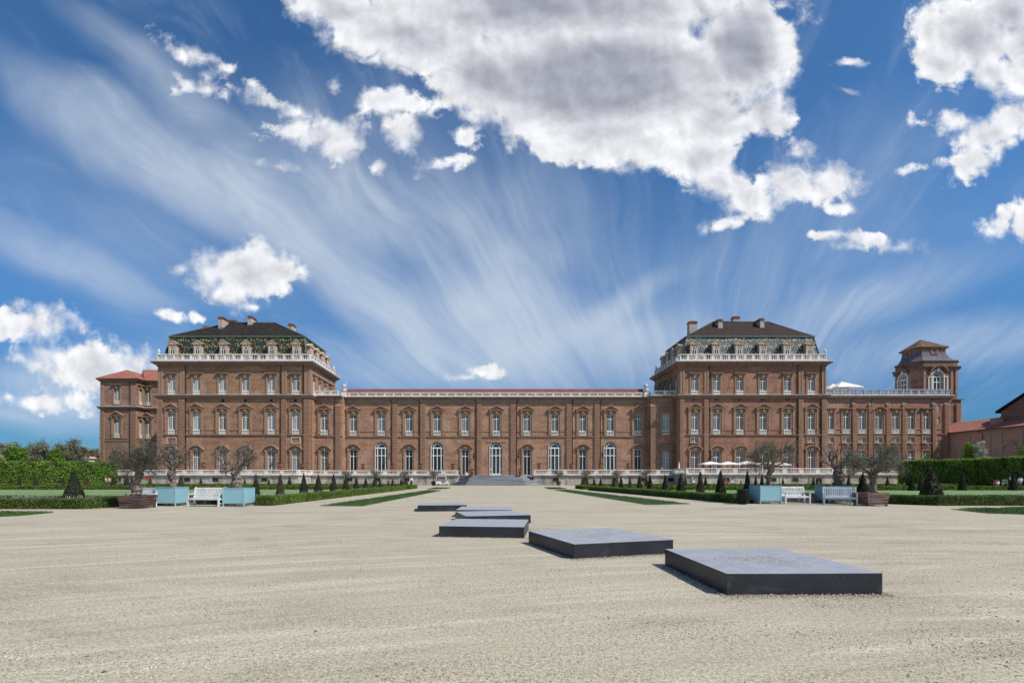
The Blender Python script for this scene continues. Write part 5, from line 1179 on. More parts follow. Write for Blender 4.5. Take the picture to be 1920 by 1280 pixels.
# ================================================================= trees
def branch_tree(root, trunk, limbs, twiglen, ntw, leafN, leafsz, leafmat_, seed, barkm='bark', depth=3, droop=.0, spread=.75, limb_r=.06, leafspread=.10, gnarl=.05):
    """trunk: list of (x,y,z,r) local; limbs: list of (dx,dy,dz) end points from trunk top. returns nothing"""
    r_ = random.Random(seed); tm = MB(); ends = []
    # gnarled trunk: bundle of twisting strands
    pts = [Vector(p[:3]) for p in trunk]; rad = [p[3] for p in trunk]
    fine = []; fr_ = []
    for i in range(len(pts)-1):
        for k in range(4):
            f = k/4; fine.append(pts[i].lerp(pts[i+1], f)+Vector((r_.gauss(0,gnarl*.4),r_.gauss(0,gnarl*.4),0))); fr_.append((rad[i]*(1-f)+rad[i+1]*f)*r_.uniform(.82,1.15))
    fine.append(pts[-1]); fr_.append(rad[-1])
    tm.tube(fine, [x*.8 for x in fr_], 10)
    for s_ in range(6):
        ph = s_*1.05; st = []; sr = []
        for i, p in enumerate(fine):
            a = ph+i*.42+r_.uniform(-.2,.2); st.append(p+Vector((math.cos(a), math.sin(a), 0))*fr_[i]*.62); sr.append(fr_[i]*.42*r_.uniform(.7,1.2))
        tm.tube(st, sr, 6)
    tm.build('trunk', M[barkm], root, world=False)
    bm2 = MB(); top = pts[-1]
    def grow(p, d, L, rr, dep):
        n = 4; q = [p]; dd = d.normalized()
        for k in range(n):
            dd = (dd+Vector((r_.gauss(0,.22),r_.gauss(0,.22),r_.gauss(0,.16)-droop))).normalized(); q.append(q[-1]+dd*L/n)
        bm2.tube(q, [rr*(1-.55*k/n) for k in range(n+1)], 5 if dep > 1 else 3, cap=False)
        if dep == 0: ends.extend(q[1:]); return
        m_ = ntw if dep == 1 else 4
        for k in range(m_):
            f = r_.uniform(.35,1); i = min(n-1, int(f*n)); st = q[i].lerp(q[i+1], f*n-i)
            nd = (dd+Vector((r_.gauss(0,spread),r_.gauss(0,spread),r_.gauss(.15,spread)))).normalized()
            grow(st, nd, (L*.62 if dep > 1 else twiglen)*r_.uniform(.7,1.25), rr*.42, dep-1)
    for (dx,dy,dz,rr) in limbs:
        d = Vector((dx,dy,dz)); grow(top+Vector((dx,dy,0))*.08, d, d.length, rr, depth-1)
    bm2.build('branches', M[barkm], root, world=False)
    if leafN:
        E = np.array([tuple(e) for e in ends]); idx = nr.integers(0, len(E), leafN); C = E[idx]+nr.normal(size=(leafN,3))*leafspread
        A_, B_ = rand_axes(leafN, leafsz, None, 1, .45); link('foliage', quads_mesh('foliage', C, A_, B_, M[leafmat_]), root)
def olive(u, vb, zb, H, W, label, trunk, leafN, seed, **kw):
    Y = kw.pop('Y'); o = empty('olive_tree', (PX(u,Y), Y, zb), 0, label, 'olive tree', 'old olive trees in planters')
    limbs = kw.pop('limbs', None)
    if limbs is None:
        r_ = random.Random(seed); limbs = []
        for k in range(11):
            a = k*2.4; s_ = r_.uniform(.45,1); limbs.append((math.cos(a)*W*.5*s_, math.sin(a)*W*.4*s_, H*r_.uniform(.45,.85)*(1.15-s_*.55), .05))
    branch_tree(o, trunk, limbs, kw.pop('tw',.34), kw.pop('ntw',7), leafN, kw.pop('lsz',.022), kw.pop('lm','olive_leaf'), seed, **kw); return o
# left three
olive(254, 0, .6, 1.45, 2.0, 'leafy gnarled olive tree growing from the left wooden crate', [(0,0,0,.26),(.06,0,.25,.22),(-.02,0,.5,.17),(.14,0,.8,.16),(.20,0,1.12,.20)], 13000, 3, Y=24.0, lm='olive_leaf_dark', tw=.42, lsz=.018)
olive(323, 0, .95, 1.5, 1.8, 'half bare olive tree with pale trunk in the left blue box', [(0.02,0,-.1,.19),(.04,0,.3,.17),(.0,0,.6,.19),(-.04,0,.85,.22)], 2600, 8, Y=25.9, lm='olive_leaf_dark', tw=.42,
      limbs=[(-.35,.1,1.0,.07),(.1,.2,1.1,.05),(.45,0,.95,.06),(-.15,-.2,1.3,.05),(.25,.1,1.25,.05),(-.5,.1,.6,.05),(.6,-.1,.6,.05),(.0,.3,.9,.04)])
olive(443, 0, .95, 1.3, 1.7, 'pruned olive tree with dense bare twigs in the second blue box', [(.02,0,-.1,.26),(.03,0,.2,.25),(-.03,0,.5,.22),(-.06,0,.8,.25)], 700, 12, Y=25.7, lm='olive_leaf_dark', tw=.5, ntw=11, spread=.5,
      limbs=[(-.55,0,.45,.09),(.5,.1,.55,.08),(-.2,.1,.8,.07),(.2,0,.95,.09),(-.75,.1,.55,.05),(.0,-.1,.95,.05),(.7,-.1,.5,.05),(-.4,-.1,.85,.05),(.45,.1,.9,.05)])
# right three
olive(1440, 0, 1.0, 1.5, 1.9, 'grey leaved olive tree with twisted leaning trunk in the right blue box', [(.06,0,-.1,.17),(.02,0,.2,.14),(.0,0,.5,.13),(.12,0,.8,.17),(.16,0,1.0,.2)], 13500, 21, Y=28.2, tw=.4, lsz=.020,
      limbs=[(-.9,.1,.35,.06),(-.55,0,.9,.06),(-.3,.2,1.25,.05),(.15,0,1.2,.06),(.5,.1,1.1,.07),(.7,-.1,.75,.05),(-1.1,-.1,.7,.04),(.3,.2,.7,.04),(-.2,-.2,.8,.05),(-.7,.2,.1,.04)])
olive(1572, 0, 1.0, 1.3, 1.7, 'bare sawn olive trunk with short stubby branches in the far right blue box', [(.05,0,-.1,.25),(.02,0,.25,.24),(.0,0,.6,.27),(-.02,0,.9,.32)], 0, 30, Y=28.8, tw=.34, ntw=3, depth=3, spread=.3,
      limbs=[(-.7,0,.75,.13),(-.35,.05,1.2,.07),(.2,0,1.15,.10),(.55,0,.85,.13),(.0,.1,.8,.06),(-.1,.1,1.35,.05)])
olive(1637, 0, .6, 1.6, 2.35, 'wide round headed olive tree with straight trunk in the right wooden crate', [(.04,0,0,.22),(.0,0,.3,.17),(0,0,.7,.16),(-.02,0,1.05,.24)], 21000, 41, Y=27.0, tw=.42, lsz=.020)

def small_tree_mesh():
    r_ = random.Random(77); tm = MB(); tm.tube([(0,0,0),(.03,0,.6),(-.02,.02,1.1)], [.07,.06,.07], 6); ends = []
    for k in range(9):
        a = k*.7; e = Vector((math.cos(a)*r_.uniform(.4,.9), math.sin(a)*.6, 1.1+r_.uniform(.35,1.0))); tm.tube([(-.02,.02,1.05),Vector((-.02,.02,1.05)).lerp(e,.5)+Vector((r_.gauss(0,.08),0,.1)),e],[.035,.025,.01],4,cap=False); ends += [e, Vector((0,0,1.1)).lerp(e,.6), Vector((0,0,1.1)).lerp(e,.8)]
    E = np.array([tuple(e) for e in ends]); N = 1500; C = E[nr.integers(0,len(E),N)]+nr.normal(size=(N,3))*.2; A_,B_ = rand_axes(N,.04,None,1,.5)
    return tm.mesh('trunk', M['bark_small']), quads_mesh('foliage', C, A_, B_, M['olive_leaf'])
STM = small_tree_mesh()
def tub_mesh():
    m = MB(); m.lathe([(.34,0),(.38,.1),(.48,.72),(.52,.74),(.52,.82),(.44,.82),(.42,.7)], n=12); return m.mesh('plant_tub', M['wood'])
TUB = tub_mesh()
for i, (u, lb) in enumerate([(649,'left of'),(703,''),(758,''),(813,''),(1047,''),(1099,''),(1156,''),(1211,'')]):
    where = ['farthest left on the left of the stair','second from the left before the wall','just left of the walking person','beside the white golf cart','just right of the stair','second to the right of the stair','third to the right of the stair','farthest right before the wall'][i]
    x = PX(u, 91.5); o = empty('small_olive_tree', (x, 91.5, .6), rng.uniform(0,6), 'small potted olive tree before the terrace wall, '+where, 'olive tree', 'small olive trees along the terrace wall'); s_ = rng.uniform(.95,1.15); o.scale = (s_*1.25,)*2+(s_,)
    link('trunk', STM[0], o); link('foliage', STM[1], o)
    p = empty('plant_tub', (x, 91.5, 0), 0, 'round wooden tub under the small olive tree, '+where, 'plant tub', 'wooden tubs along the terrace wall'); link('tub_body', TUB, p); s_ = MB(); s_.lathe([(.40,.66),(.43,.70)], n=12); link('soil', s_.mesh('soil', M['soil']), p)
def far_tree(u, v, wpx, Y, leaf, label, seed, name='bare_tree', N=5000, sz=.16, trunk=True, cat='tree', group='budding trees behind the left garden'):
    r_ = np.random.default_rng(seed); X = PX(u, Y); H = PZ(v, Y)*1.07; W = wpx*Y/F/2; o = empty(name, (X, Y, 0), 0, label, cat, group); tm = MB()
    hb = H*.28; tm.tube([(0,0,0),(0,0,hb),(W*.05,0,H*.6)], [W*.09,W*.075,W*.04], 7)
    tm.build('trunk', M['bark_small'], o, world=False); br = MB(); P = []
    for k in range(26):
        a = r_.random()*6.28; el = r_.uniform(.25,1.45); R_ = np.array([math.cos(a)*math.cos(el)*W, math.sin(a)*math.cos(el)*W, (H-hb)*math.sin(el)])*r_.uniform(.8,1.0)
        s0 = Vector((0,0,hb*r_.uniform(.8,1.6))); e = Vector((R_[0],R_[1],hb+R_[2])); mid = s0.lerp(e,.5)+Vector((r_.normal()*W*.06,r_.normal()*W*.06,W*.08)); br.tube([s0,mid,e],[W*.03,W*.02,W*.006],4,cap=False)
        for f in (.35,.5,.65,.8,.92,1.0): P.append(tuple(mid.lerp(e,(f-.35)/.65)))
    br.build('branches', M['bark_small'], o, world=False)
    P = np.array(P); C = P[r_.integers(0,len(P),N)]+r_.normal(size=(N,3))*W*.115; A_,B_ = rand_axes(N, sz, None, 1, .45)
    link('foliage', quads_mesh('foliage', C, A_, B_, M[leaf]), o); return o
bt = [(30,845,60),(62,835,44),(84,831,48),(112,834,40),(139,824.5,36),(162,841,30),(176,843,30),(195,852,30)]
for i, (u,v,w_) in enumerate(bt):
    far_tree(u, v, w_*1.3, 170+rng.uniform(-12,12), 'bare_leaf', 'grey brown budding tree beyond the left hedge, %s from the left' % ('first','second','third','fourth','fifth (the tallest)','sixth','seventh','eighth')[i], 100+i, N=5200, sz=.20)
far_tree(24, 835, 54, 92, 'spring_leaf', 'round bright green tree rising behind the tall left hedge at the photo edge', 201, 'round_tree', 6500, .13, group=None)
far_tree(105, 840, 34, 96, 'spring_leaf', 'loose bright green tree top behind the tall left hedge, right of the round one', 202, 'green_tree', 3200, .12, group=None)
far_tree(1816, 832, 34, 80, 'spring_leaf', 'fresh green shrub tree showing above the tall right hedge', 203, 'green_tree', 3000, .09, group=None)
far_tree(1838, 831, 34, 79, 'blossom', 'blossoming shrub tree with white flowers above the tall right hedge', 204, 'blossom_tree', 3000, .09, group=None)
far_tree(1918, 836, 34, 76, 'spring_leaf', 'green twiggy tree at the right photo edge above the tall hedge', 205, 'green_tree', 1800, .09, group=None)
far_tree(1738, 849, 18, 88, 'spring_leaf', 'thin young green tree against the brick wing behind the right hedge', 206, 'green_tree', 1400, .09, group=None)

# ================================================================= planters, benches, bin
def blue_box(C_, ang, w1, w2, h, label):
    """steel planter standing on four corner posts; C_ nearest corner, ang direction of the left face"""
    o = empty('blue_planter', (C_[0], C_[1], 0), ang, label, 'planter', 'pale blue planter boxes'); t_ = .055; zb = .19*h/1.03
    m = MB(); m.box(t_,w1-t_,.012,.03,zb,h-.02); m.box(t_,w1-t_,w2-.03,w2-.012,zb,h-.02); m.box(.012,.03,t_,w2-t_,zb,h-.02); m.box(w1-.03,w1-.012,t_,w2-t_,zb,h-.02)
    m.box(.02,w1-.02,.02,w2-.02,zb,zb+.03); b_ = m.build('box_panels', M['blue'], o, world=False)
    for x in (0,w1-t_):
        for y in (0,w2-t_): l = MB(); l.box(x,x+t_,y,y+t_,0,h); bevel(l.build('leg', M['blue'], o, world=False), .004)
    r_ = MB(); r_.box(t_,w1-t_,0,t_,h-.05,h-.002); r_.box(t_,w1-t_,w2-t_,w2,h-.05,h-.002); r_.box(0,t_,t_,w2-t_,h-.05,h-.002); r_.box(w1-t_,w1,t_,w2-t_,h-.05,h-.002)
    rl = MB(); rl.box(t_,w1-t_,.004,.05,zb-.03,zb+.02); rl.box(.004,.05,t_,w2-t_,zb-.03,zb+.02); rl.box(w1-.05,w1-.004,t_,w2-t_,zb-.03,zb+.02); rl.build('lower_frame', M['blue_dark'], o, world=False); r_.build('rim', M['blue_dark'], o, world=False)
    s_ = MB(); s_.box(.031,w1-.031,.031,w2-.031,h-.2,h-.12); s_.build('soil', M['soil'], o, world=False); return o
def boxpos(uL, uN, uR, vN, w1=None, w2=None):
    """find the yaw and size so that the left face spans uL..uN and the right face uN..uR"""
    X, Y = GP(uN, vN); best = None
    for i in range(0, 900*30):
        w1 = w2 = .8+.03*(i//900)
        a = R((i % 900)/10.0)                       # right face direction (cos a, sin a); left face direction (-sin a, cos a)
        xr, yr = X+w1*math.cos(a), Y+w1*math.sin(a); xl, yl = X-w2*math.sin(a), Y+w2*math.cos(a)
        e = abs(CU+F*xr/yr-uR)+abs(CU+F*xl/yl-uL)
        if best is None or e < best[0]: best = (e, a, w1)
    return (X, Y), best[1], best[2]
BX = [((289,329,352),948.7,'blue steel planter box with corner towards the camera, between the two left benches'), ((417,457.7,475),949.2,'blue steel planter box with twig shadows on its face, right of the left bench'),
      ((1411,1425.6,1466.5),944.6,'blue steel planter box with dark shaded left side, beside the black bin'), ((1538,1555,1597),943.4,'blue steel planter box standing behind the turned grey bench')]
for (us, v, lb) in BX:
    c, a, wv = boxpos(*us, v); blue_box(c, a, wv, wv, PZ({329:912.8,457.7:914,1425.6:909.6,1555:910.2}[us[1]], c[1]), lb)
def crate(us, vN, vt, w_, mat, label):
    c, a, w_ = boxpos(*us, vN); h = PZ(vt, c[1]); o = empty('wooden_crate', (c[0], c[1], 0), a, label, 'planter crate', 'weathered wooden planter crates'); n = 5; tp = .06
    m = MB()
    for k in range(n):
        z0 = .06+(h-.06)*k/n; z1_ = .06+(h-.06)*(k+1)/n-.015; i0 = tp*(1-k/(n-1))+rng.uniform(0,.008)
        m.box(i0,w_-i0,i0,i0+.04,z0,z1_); m.box(i0,w_-i0,w_-i0-.04,w_-i0,z0,z1_); m.box(i0,i0+.04,i0+.04,w_-i0-.04,z0,z1_); m.box(w_-i0-.04,w_-i0,i0+.04,w_-i0-.04,z0,z1_)
    m.build('plank_sides', M[mat], o, world=False)
    for x in (.06,w_-.16):
        for y in (.06,w_-.16): l = MB(); l.box(x,x+.1,y,y+.1,0,h-.02); l.build('corner_post', M['crate'], o, world=False)
    s_ = MB(); s_.box(.1,w_-.1,.1,w_-.1,.08,h-.06); s_.build('soil', M['soil'], o, world=False)
crate((219,264.5,288),953.4,928,1.32,'crate','dark weathered wooden planter crate at the left end of the row')
crate((1604,1627,1669),948.8,923,1.40,'crate_pale','weathered wooden planter crate with peeling boards at the right end of the row')
def bench(X, Y, rz, L, label):
    o = empty('garden_bench', (X, Y, 0), rz, label, 'bench', 'white slatted garden benches'); D = .52; hL = L/2
    m = MB()
    for k in range(5): y = .02+k*.1; m.box(-hL+.05,hL-.05,y,y+.075,.42,.445)
    m.box(-hL+.06,hL-.06,-.005,.025,.35,.42); m.build('seat', M['bench'], o, world=False)
    bk = MB(); lean = lambda z: D-.04+(z-.42)*.22
    def sl(x0,x1,z0,z1): bk.add([(x0,lean(z0)-.012,z0),(x1,lean(z0)-.012,z0),(x1,lean(z0)+.012,z0),(x0,lean(z0)+.012,z0),(x0,lean(z1)-.012,z1),(x1,lean(z1)-.012,z1),(x1,lean(z1)+.012,z1),(x0,lean(z1)+.012,z1)],[(0,3,2,1),(4,5,6,7),(0,1,5,4),(1,2,6,5),(2,3,7,6),(3,0,4,7)])
    n = int((L-.16)/.085)
    for k in range(n): x = -hL+.08+(L-.16)*(k+.5)/n; sl(x-.022,x+.022,.52,.90)
    sl(-hL+.05,hL-.05,.90,.98); sl(-hL+.05,hL-.05,.46,.52); bk.build('backrest', M['bench'], o, world=False)
    for sg in (-1,1):
        x = sg*(hL-.035); a, c = x-.035, x+.035
        l = MB(); l.box(a,c,0,.07,0,.64); l.build('leg', M['bench'], o, world=False)
        l = MB(); l.add([(a,D-.05,0),(c,D-.05,0),(c,D+.03,0),(a,D+.03,0),(a,D-.06,.42),(c,D-.06,.42),(c,D+.01,.42),(a,D+.01,.42),(a,lean(1.0)-.03,1.0),(c,lean(1.0)-.03,1.0),(c,lean(1.0)+.03,1.0),(a,lean(1.0)+.03,1.0)],
            [(0,3,2,1),(0,1,5,4),(1,2,6,5),(2,3,7,6),(3,0,4,7),(4,5,9,8),(5,6,10,9),(6,7,11,10),(7,4,8,11),(8,9,10,11)]); l.build('leg', M['bench'], o, world=False)
        l = MB(); l.box(a-.01,c+.01,-.03,D+.03,.64,.675); l.build('armrest', M['bench'], o, world=False)
        l = MB(); l.box(x-.02,x+.02,.07,D-.05,.14,.18); l.box(x-.02,x+.02,.07,D-.06,.34,.40); l.build('side_rail', M['bench'], o, world=False)
bench(PX(383.5,24.9), 24.75, R(-4), 1.72, 'white slatted bench with patchy shadow on its back between the two left blue boxes')
bench(PX(262,25.3), 25.0, R(-24), 1.75, 'white bench half hidden behind the left wooden crate')
bench(PX(1494.5,27.4), 27.3, R(3), 1.50, 'white slatted bench facing the camera between the two right blue boxes')
bench(PX(1571,26.2), 26.0, R(-30), 1.52, 'shaded grey white bench turned sideways in front of the far right blue box')
bx, by = PX(1392.5,26.9), 26.9
o = empty('litter_bin', (bx, by, 0), 0, 'black flared litter bin beside the right blue box', 'bin'); m = MB(); m.lathe([(.20,0),(.22,.03),(.25,.5),(.28,.72),(.32,.8),(.32,.83),(.28,.82),(.24,.5)], n=20); m.build('bin_body', M['black_metal'], o, world=False)
m = MB()
for k in range(20): a = k*.314; m.tube([(.23*math.cos(a),.23*math.sin(a),.03),(.262*math.cos(a),.262*math.sin(a),.5),(.292*math.cos(a),.292*math.sin(a),.72)],.008,4)
m.build('bin_ribs', M['black_metal'], o, world=False)
m = MB(); m.lathe([(.28,.80),(.30,.84),(.33,.845),(.335,.80)], n=20); m.build('bin_rim', M['black_metal'], o, world=False)

# terracotta pots on the balustrade
def pot_mesh():
    m = MB(); m.lathe([(.16,0),(.2,.05),(.34,.75),(.42,.78),(.42,.92),(.36,.92),(.33,.7)], n=12); n = 260
    C = np.stack([nr.normal(size=n)*.17, nr.normal(size=n)*.17, 1.0+nr.random(n)*.28],1); A_,B_ = rand_axes(n,.05); return m.mesh('pot_body', M['terracotta']), quads_mesh('potted_plant', C, A_, B_, M['olive_leaf_dark'])
PM = pot_mesh()
pl_ = [(381,88.1,2.96),(523.3,88.1,2.96),(565,94.1,2.94),(616.5,94.1,2.94),(680.5,94.1,2.94),(735,94.1,2.94),(788,94.1,2.94),(849,94.1,2.94),(860.5,96.9,2.0),(884.5,94.4,1.85),(975,94.4,1.85),(1010.5,94.1,3.06),(1070.5,94.1,3.06),(1125,94.1,3.06),(1178,94.1,3.06)]
for i, (u, Y, z) in enumerate(pl_):
    w_ = ['on the left projecting terrace rail','on the rail beside the left pavilion corner quoins','first on the rail right of the left pavilion','second on the rail right of the left pavilion','third on the rail right of the left pavilion','fourth on the rail right of the left pavilion','fifth on the rail right of the left pavilion','on the rail just left of the stair','on the landing behind the left stair end','at the left top corner of the stair','at the right top corner of the stair','on the rail just right of the stair','second on the rail right of the stair','third on the rail right of the stair','fourth on the rail right of the stair'][i]
    o = empty('terracotta_pot', (PX(u,Y), Y, z), rng.uniform(0,6), 'terracotta plant pot '+w_, 'plant pot', 'terracotta pots along the terrace'); link('pot_body', PM[0], o); link('potted_plant', PM[1], o)

# parasols
def parasol(X, Y, z, w_, h, label, closed=False, group='cream parasols', d_=None, rise=.42):
    o = empty('parasol', (X, Y, z), 0, label, 'parasol', group); p = MB(); p.tube([(0,0,0),(0,0,h)], .04, 6); p.build('pole', M['wood'], o, world=False)
    c = MB(); d_ = d_ or w_
    if closed: c.lathe([(.16,h*.35),(.24,h*.42),(.16,h*.6),(.14,h*.8),(.05,h*.98),(.02,h+.1)], n=9)
    else:
        e = w_/2; f = d_/2; k = [(-e,-f),(0,-f*.97),(e,-f),(e*.97,0),(e,f),(0,f*.97),(-e,f),(-e*.97,0)]; zs_ = [h-rise,h-rise+.07]*4
        v = [(a,b_,zz) for (a,b_),zz in zip(k,zs_)]+[(0,0,h+.12)]+[(a,b_,zz-.18) for (a,b_),zz in zip(k,zs_)]
        c.add(v, [(i,(i+1)%8,8) for i in range(8)]+[(i,(i+1)%8,(i+1)%8+9,i+9) for i in range(8)])
    c.build('canopy', M['canvas'], o, world=False)
    if not closed:
        r_ = MB()
        for i in range(4): a = R(45+90*i); r_.tube([(0,0,h-.25),(math.cos(a)*w_*.45,math.sin(a)*d_*.45,h-rise)],.015,4)
        r_.build('ribs', M['wood'], o, world=False)
for u0, u1, vt, lb in ((1314,1349,864.8,'first cream parasol from the left on the right terrace'),(1347,1382,865,'second cream parasol on the right terrace, overlapping the first'),(1385,1416,864,'third cream parasol on the right terrace, before the open door'),(1424,1452,864.5,'fourth cream parasol on the right terrace, behind the olive tree'),(1452,1474,866,'last cream parasol on the right terrace, half behind the olive tree')):
    Y = 92.0; parasol(PX((u0+u1)/2,Y), Y, 2.1, (u1-u0)*Y/F, PZ(vt,Y)-2.1-.1, lb, d_=3.4)
    tb = empty('cafe_table', (PX((u0+u1)/2+2,Y), Y+.4, 2.06), 0, 'dark cafe table under the '+lb.split(' on ')[0], 'table', 'tables under the terrace parasols'); m = MB(); m.lathe([(.5,.72),(.5,.76)], n=12); m.build('table_top', M['shade'], tb, world=False); m = MB(); m.tube([(0,0,0),(0,0,.72)],.04,6); m.lathe([(.25,0),(.25,.03)],n=10); m.build('table_leg', M['black_metal'], tb, world=False)
parasol(PX(1273,93), 93, 2.1, 1, PZ(866,93)-2.1, 'closed white parasol at the corner of the right pavilion', True, group=None)
parasol(PX(1578.5,100), 100, 18.3, 5.2, PZ(716.5,100)-18.3, rise=1.35, label='large white parasol on the roof terrace of the right wing', group='parasols on the roof terrace')
parasol(PX(1562,102), 102, 18.3, 4.6, PZ(720.5,102)-18.3, rise=1.2, label='smaller parasol behind the large one on the right wing roof', group='parasols on the roof terrace')

# sign boards
def sign(X, Y, z, w_, h, mats, label):
    o = empty('sign_board', (X, Y, z), 0, label, 'sign', None); p = MB(); p.box(-w_/2,w_/2,0,.06,0,h); p.build('board', M['dark'], o, world=False)
    for i, mt in enumerate(mats):
        q = MB(); q.box(-w_/2+.05,w_/2-.05,-.012,.0,h-h*(i+1)/len(mats)+.03,h-h*i/len(mats)-.03); q.build('board_panel', M[mt], o, world=False)
    q = MB(); q.tube([(0,.1,-z),(0,.1,h*.8)],.04,5); q.build('post', M['black_metal'], o, world=False)
sign(PX(277.5,86), 86, .75, .85, 1.0, ['paint_red','paint_red','paint_green'], 'small red and green sign board behind the left olive tree')
sign(PX(1566,86), 86, 1.05, .9, .7, ['white','paint_blue'], 'small white and blue sign board behind the bare olive trunk')
sign(PX(201,90), 90.5, 2.0, .9, 1.0, ['dark','cart_white'], 'dark framed notice at the left end of the terrace')
# street lamp beyond the left hedge
o = empty('street_lamp', (PX(152,105), 105, 0), 0, 'dark curved street lamp arm beyond the tall left hedge', 'street lamp'); m = MB(); m.tube([(0,0,0),(0,0,5.2),(-.3,0,5.6),(-1.4,0,5.75),(-2.6,0,5.5)],[.08,.07,.06,.05,.05],7); m.build('pole', M['black_metal'], o, world=False)
m = MB(); m.box(-3.1,-2.4,-.15,.15,5.38,5.52); m.build('lamp_head', M['black_metal'], o, world=False)
# far buildings on the left
def far_house(u0, u1, vt, Y, mat, roofm, label, slope=0):
    x0_, x1_ = PX(u0,Y), PX(u1,Y); z = PZ(vt,Y); o = empty('distant_building', ((x0_+x1_)/2, Y, 0), 0, label, 'building'); m = MB(); m.box(x0_,x1_,Y,Y+2.2,0,z); m.build('wall', M[mat], o)
    m = MB(); m.prism([(x0_-.5,z),(x1_+.5,z),(x1_-1,z+1.0+slope),(x0_+1,z+1.0)], Y-.4, Y+2.6); m.build('roof', M[roofm], o)
    for k in range(3):
        for j in range(2):
            x_ = x0_+(x1_-x0_)*(k+.5)/3; f = MB(); f.box(x_-.5,x_+.5,Y-.04,Y+.02,z-2.2-3*j,z-.9-3*j); f.build('window', M['glass_mid'], o)
far_house(-40, 9, 836, 140, 'plaster', 'lead', 'pale distant building with flat grey roof at the left photo edge')
far_house(161, 167, 859, 150, 'stone', 'plaster', 'tiny pale distant house between the trees beside the left wing')
far_house(79, 88, 851, 150, 'lead', 'roof_dark', 'grey distant tower block between the bare trees at left')

# golf cart
o = empty('golf_cart', (PX(829,90.6), 90.6, 0), 0, 'white golf cart with a roof parked left of the stair', 'golf cart')
m = MB(); m.prism([(-1.15,.28),(1.15,.28),(1.2,.62),(.95,.66),(.55,.66),(.5,.40),(-.15,.40),(-.2,.80),(-1.0,.80),(-1.2,.6)], -.55, .55); bevel(m.build('body', M['cart_white'], o, world=False), .04)
m = MB(); m.box(-.95,-.25,-.5,.5,.80,.92); m.box(-1.02,-.92,-.5,.5,.92,1.25); m.build('seat', M['crate'], o, world=False)
m = MB(); m.box(-1.1,.75,-.6,.6,1.72,1.80); bevel(m.build('roof', M['cart_white'], o, world=False), .02)
for x, x2 in ((-1.05,-1.0),(.9,.62)):
    for y in (-.52,.52): l = MB(); l.tube([(x,y,.6),(x2,y,1.73)],.025,5); l.build('roof_post', M['cart_white'], o, world=False)
for x in (-.72,.78):
    for y in (-.56,.56):
        w_ = MB(); w_.tube([(x,y-.08,.23),(x,y+.08,.23)],.23,14,False); ww = w_.build('wheel', M['tyre'], o, world=False); w_ = MB(); w_.tube([(x,y-.09,.23),(x,y+.09,.23)],.11,10,False); w_.build('rim', M['cart_white'], ww, world=False)
m = MB(); m.tube([(.62,-.2,.66),(.35,-.2,1.0)],.02,5); m.tube([(.35,-.36,1.0),(.35,-.04,1.0)],.02,5); m.build('steering_wheel', M['black_metal'], o, world=False)
m = MB(); m.add([(.88,-.5,.68),(.88,.5,.68),(.64,.5,1.68),(.64,-.5,1.68)],[(0,1,2,3)]); m.build('windscreen', M['glass_mid'], o, world=False)

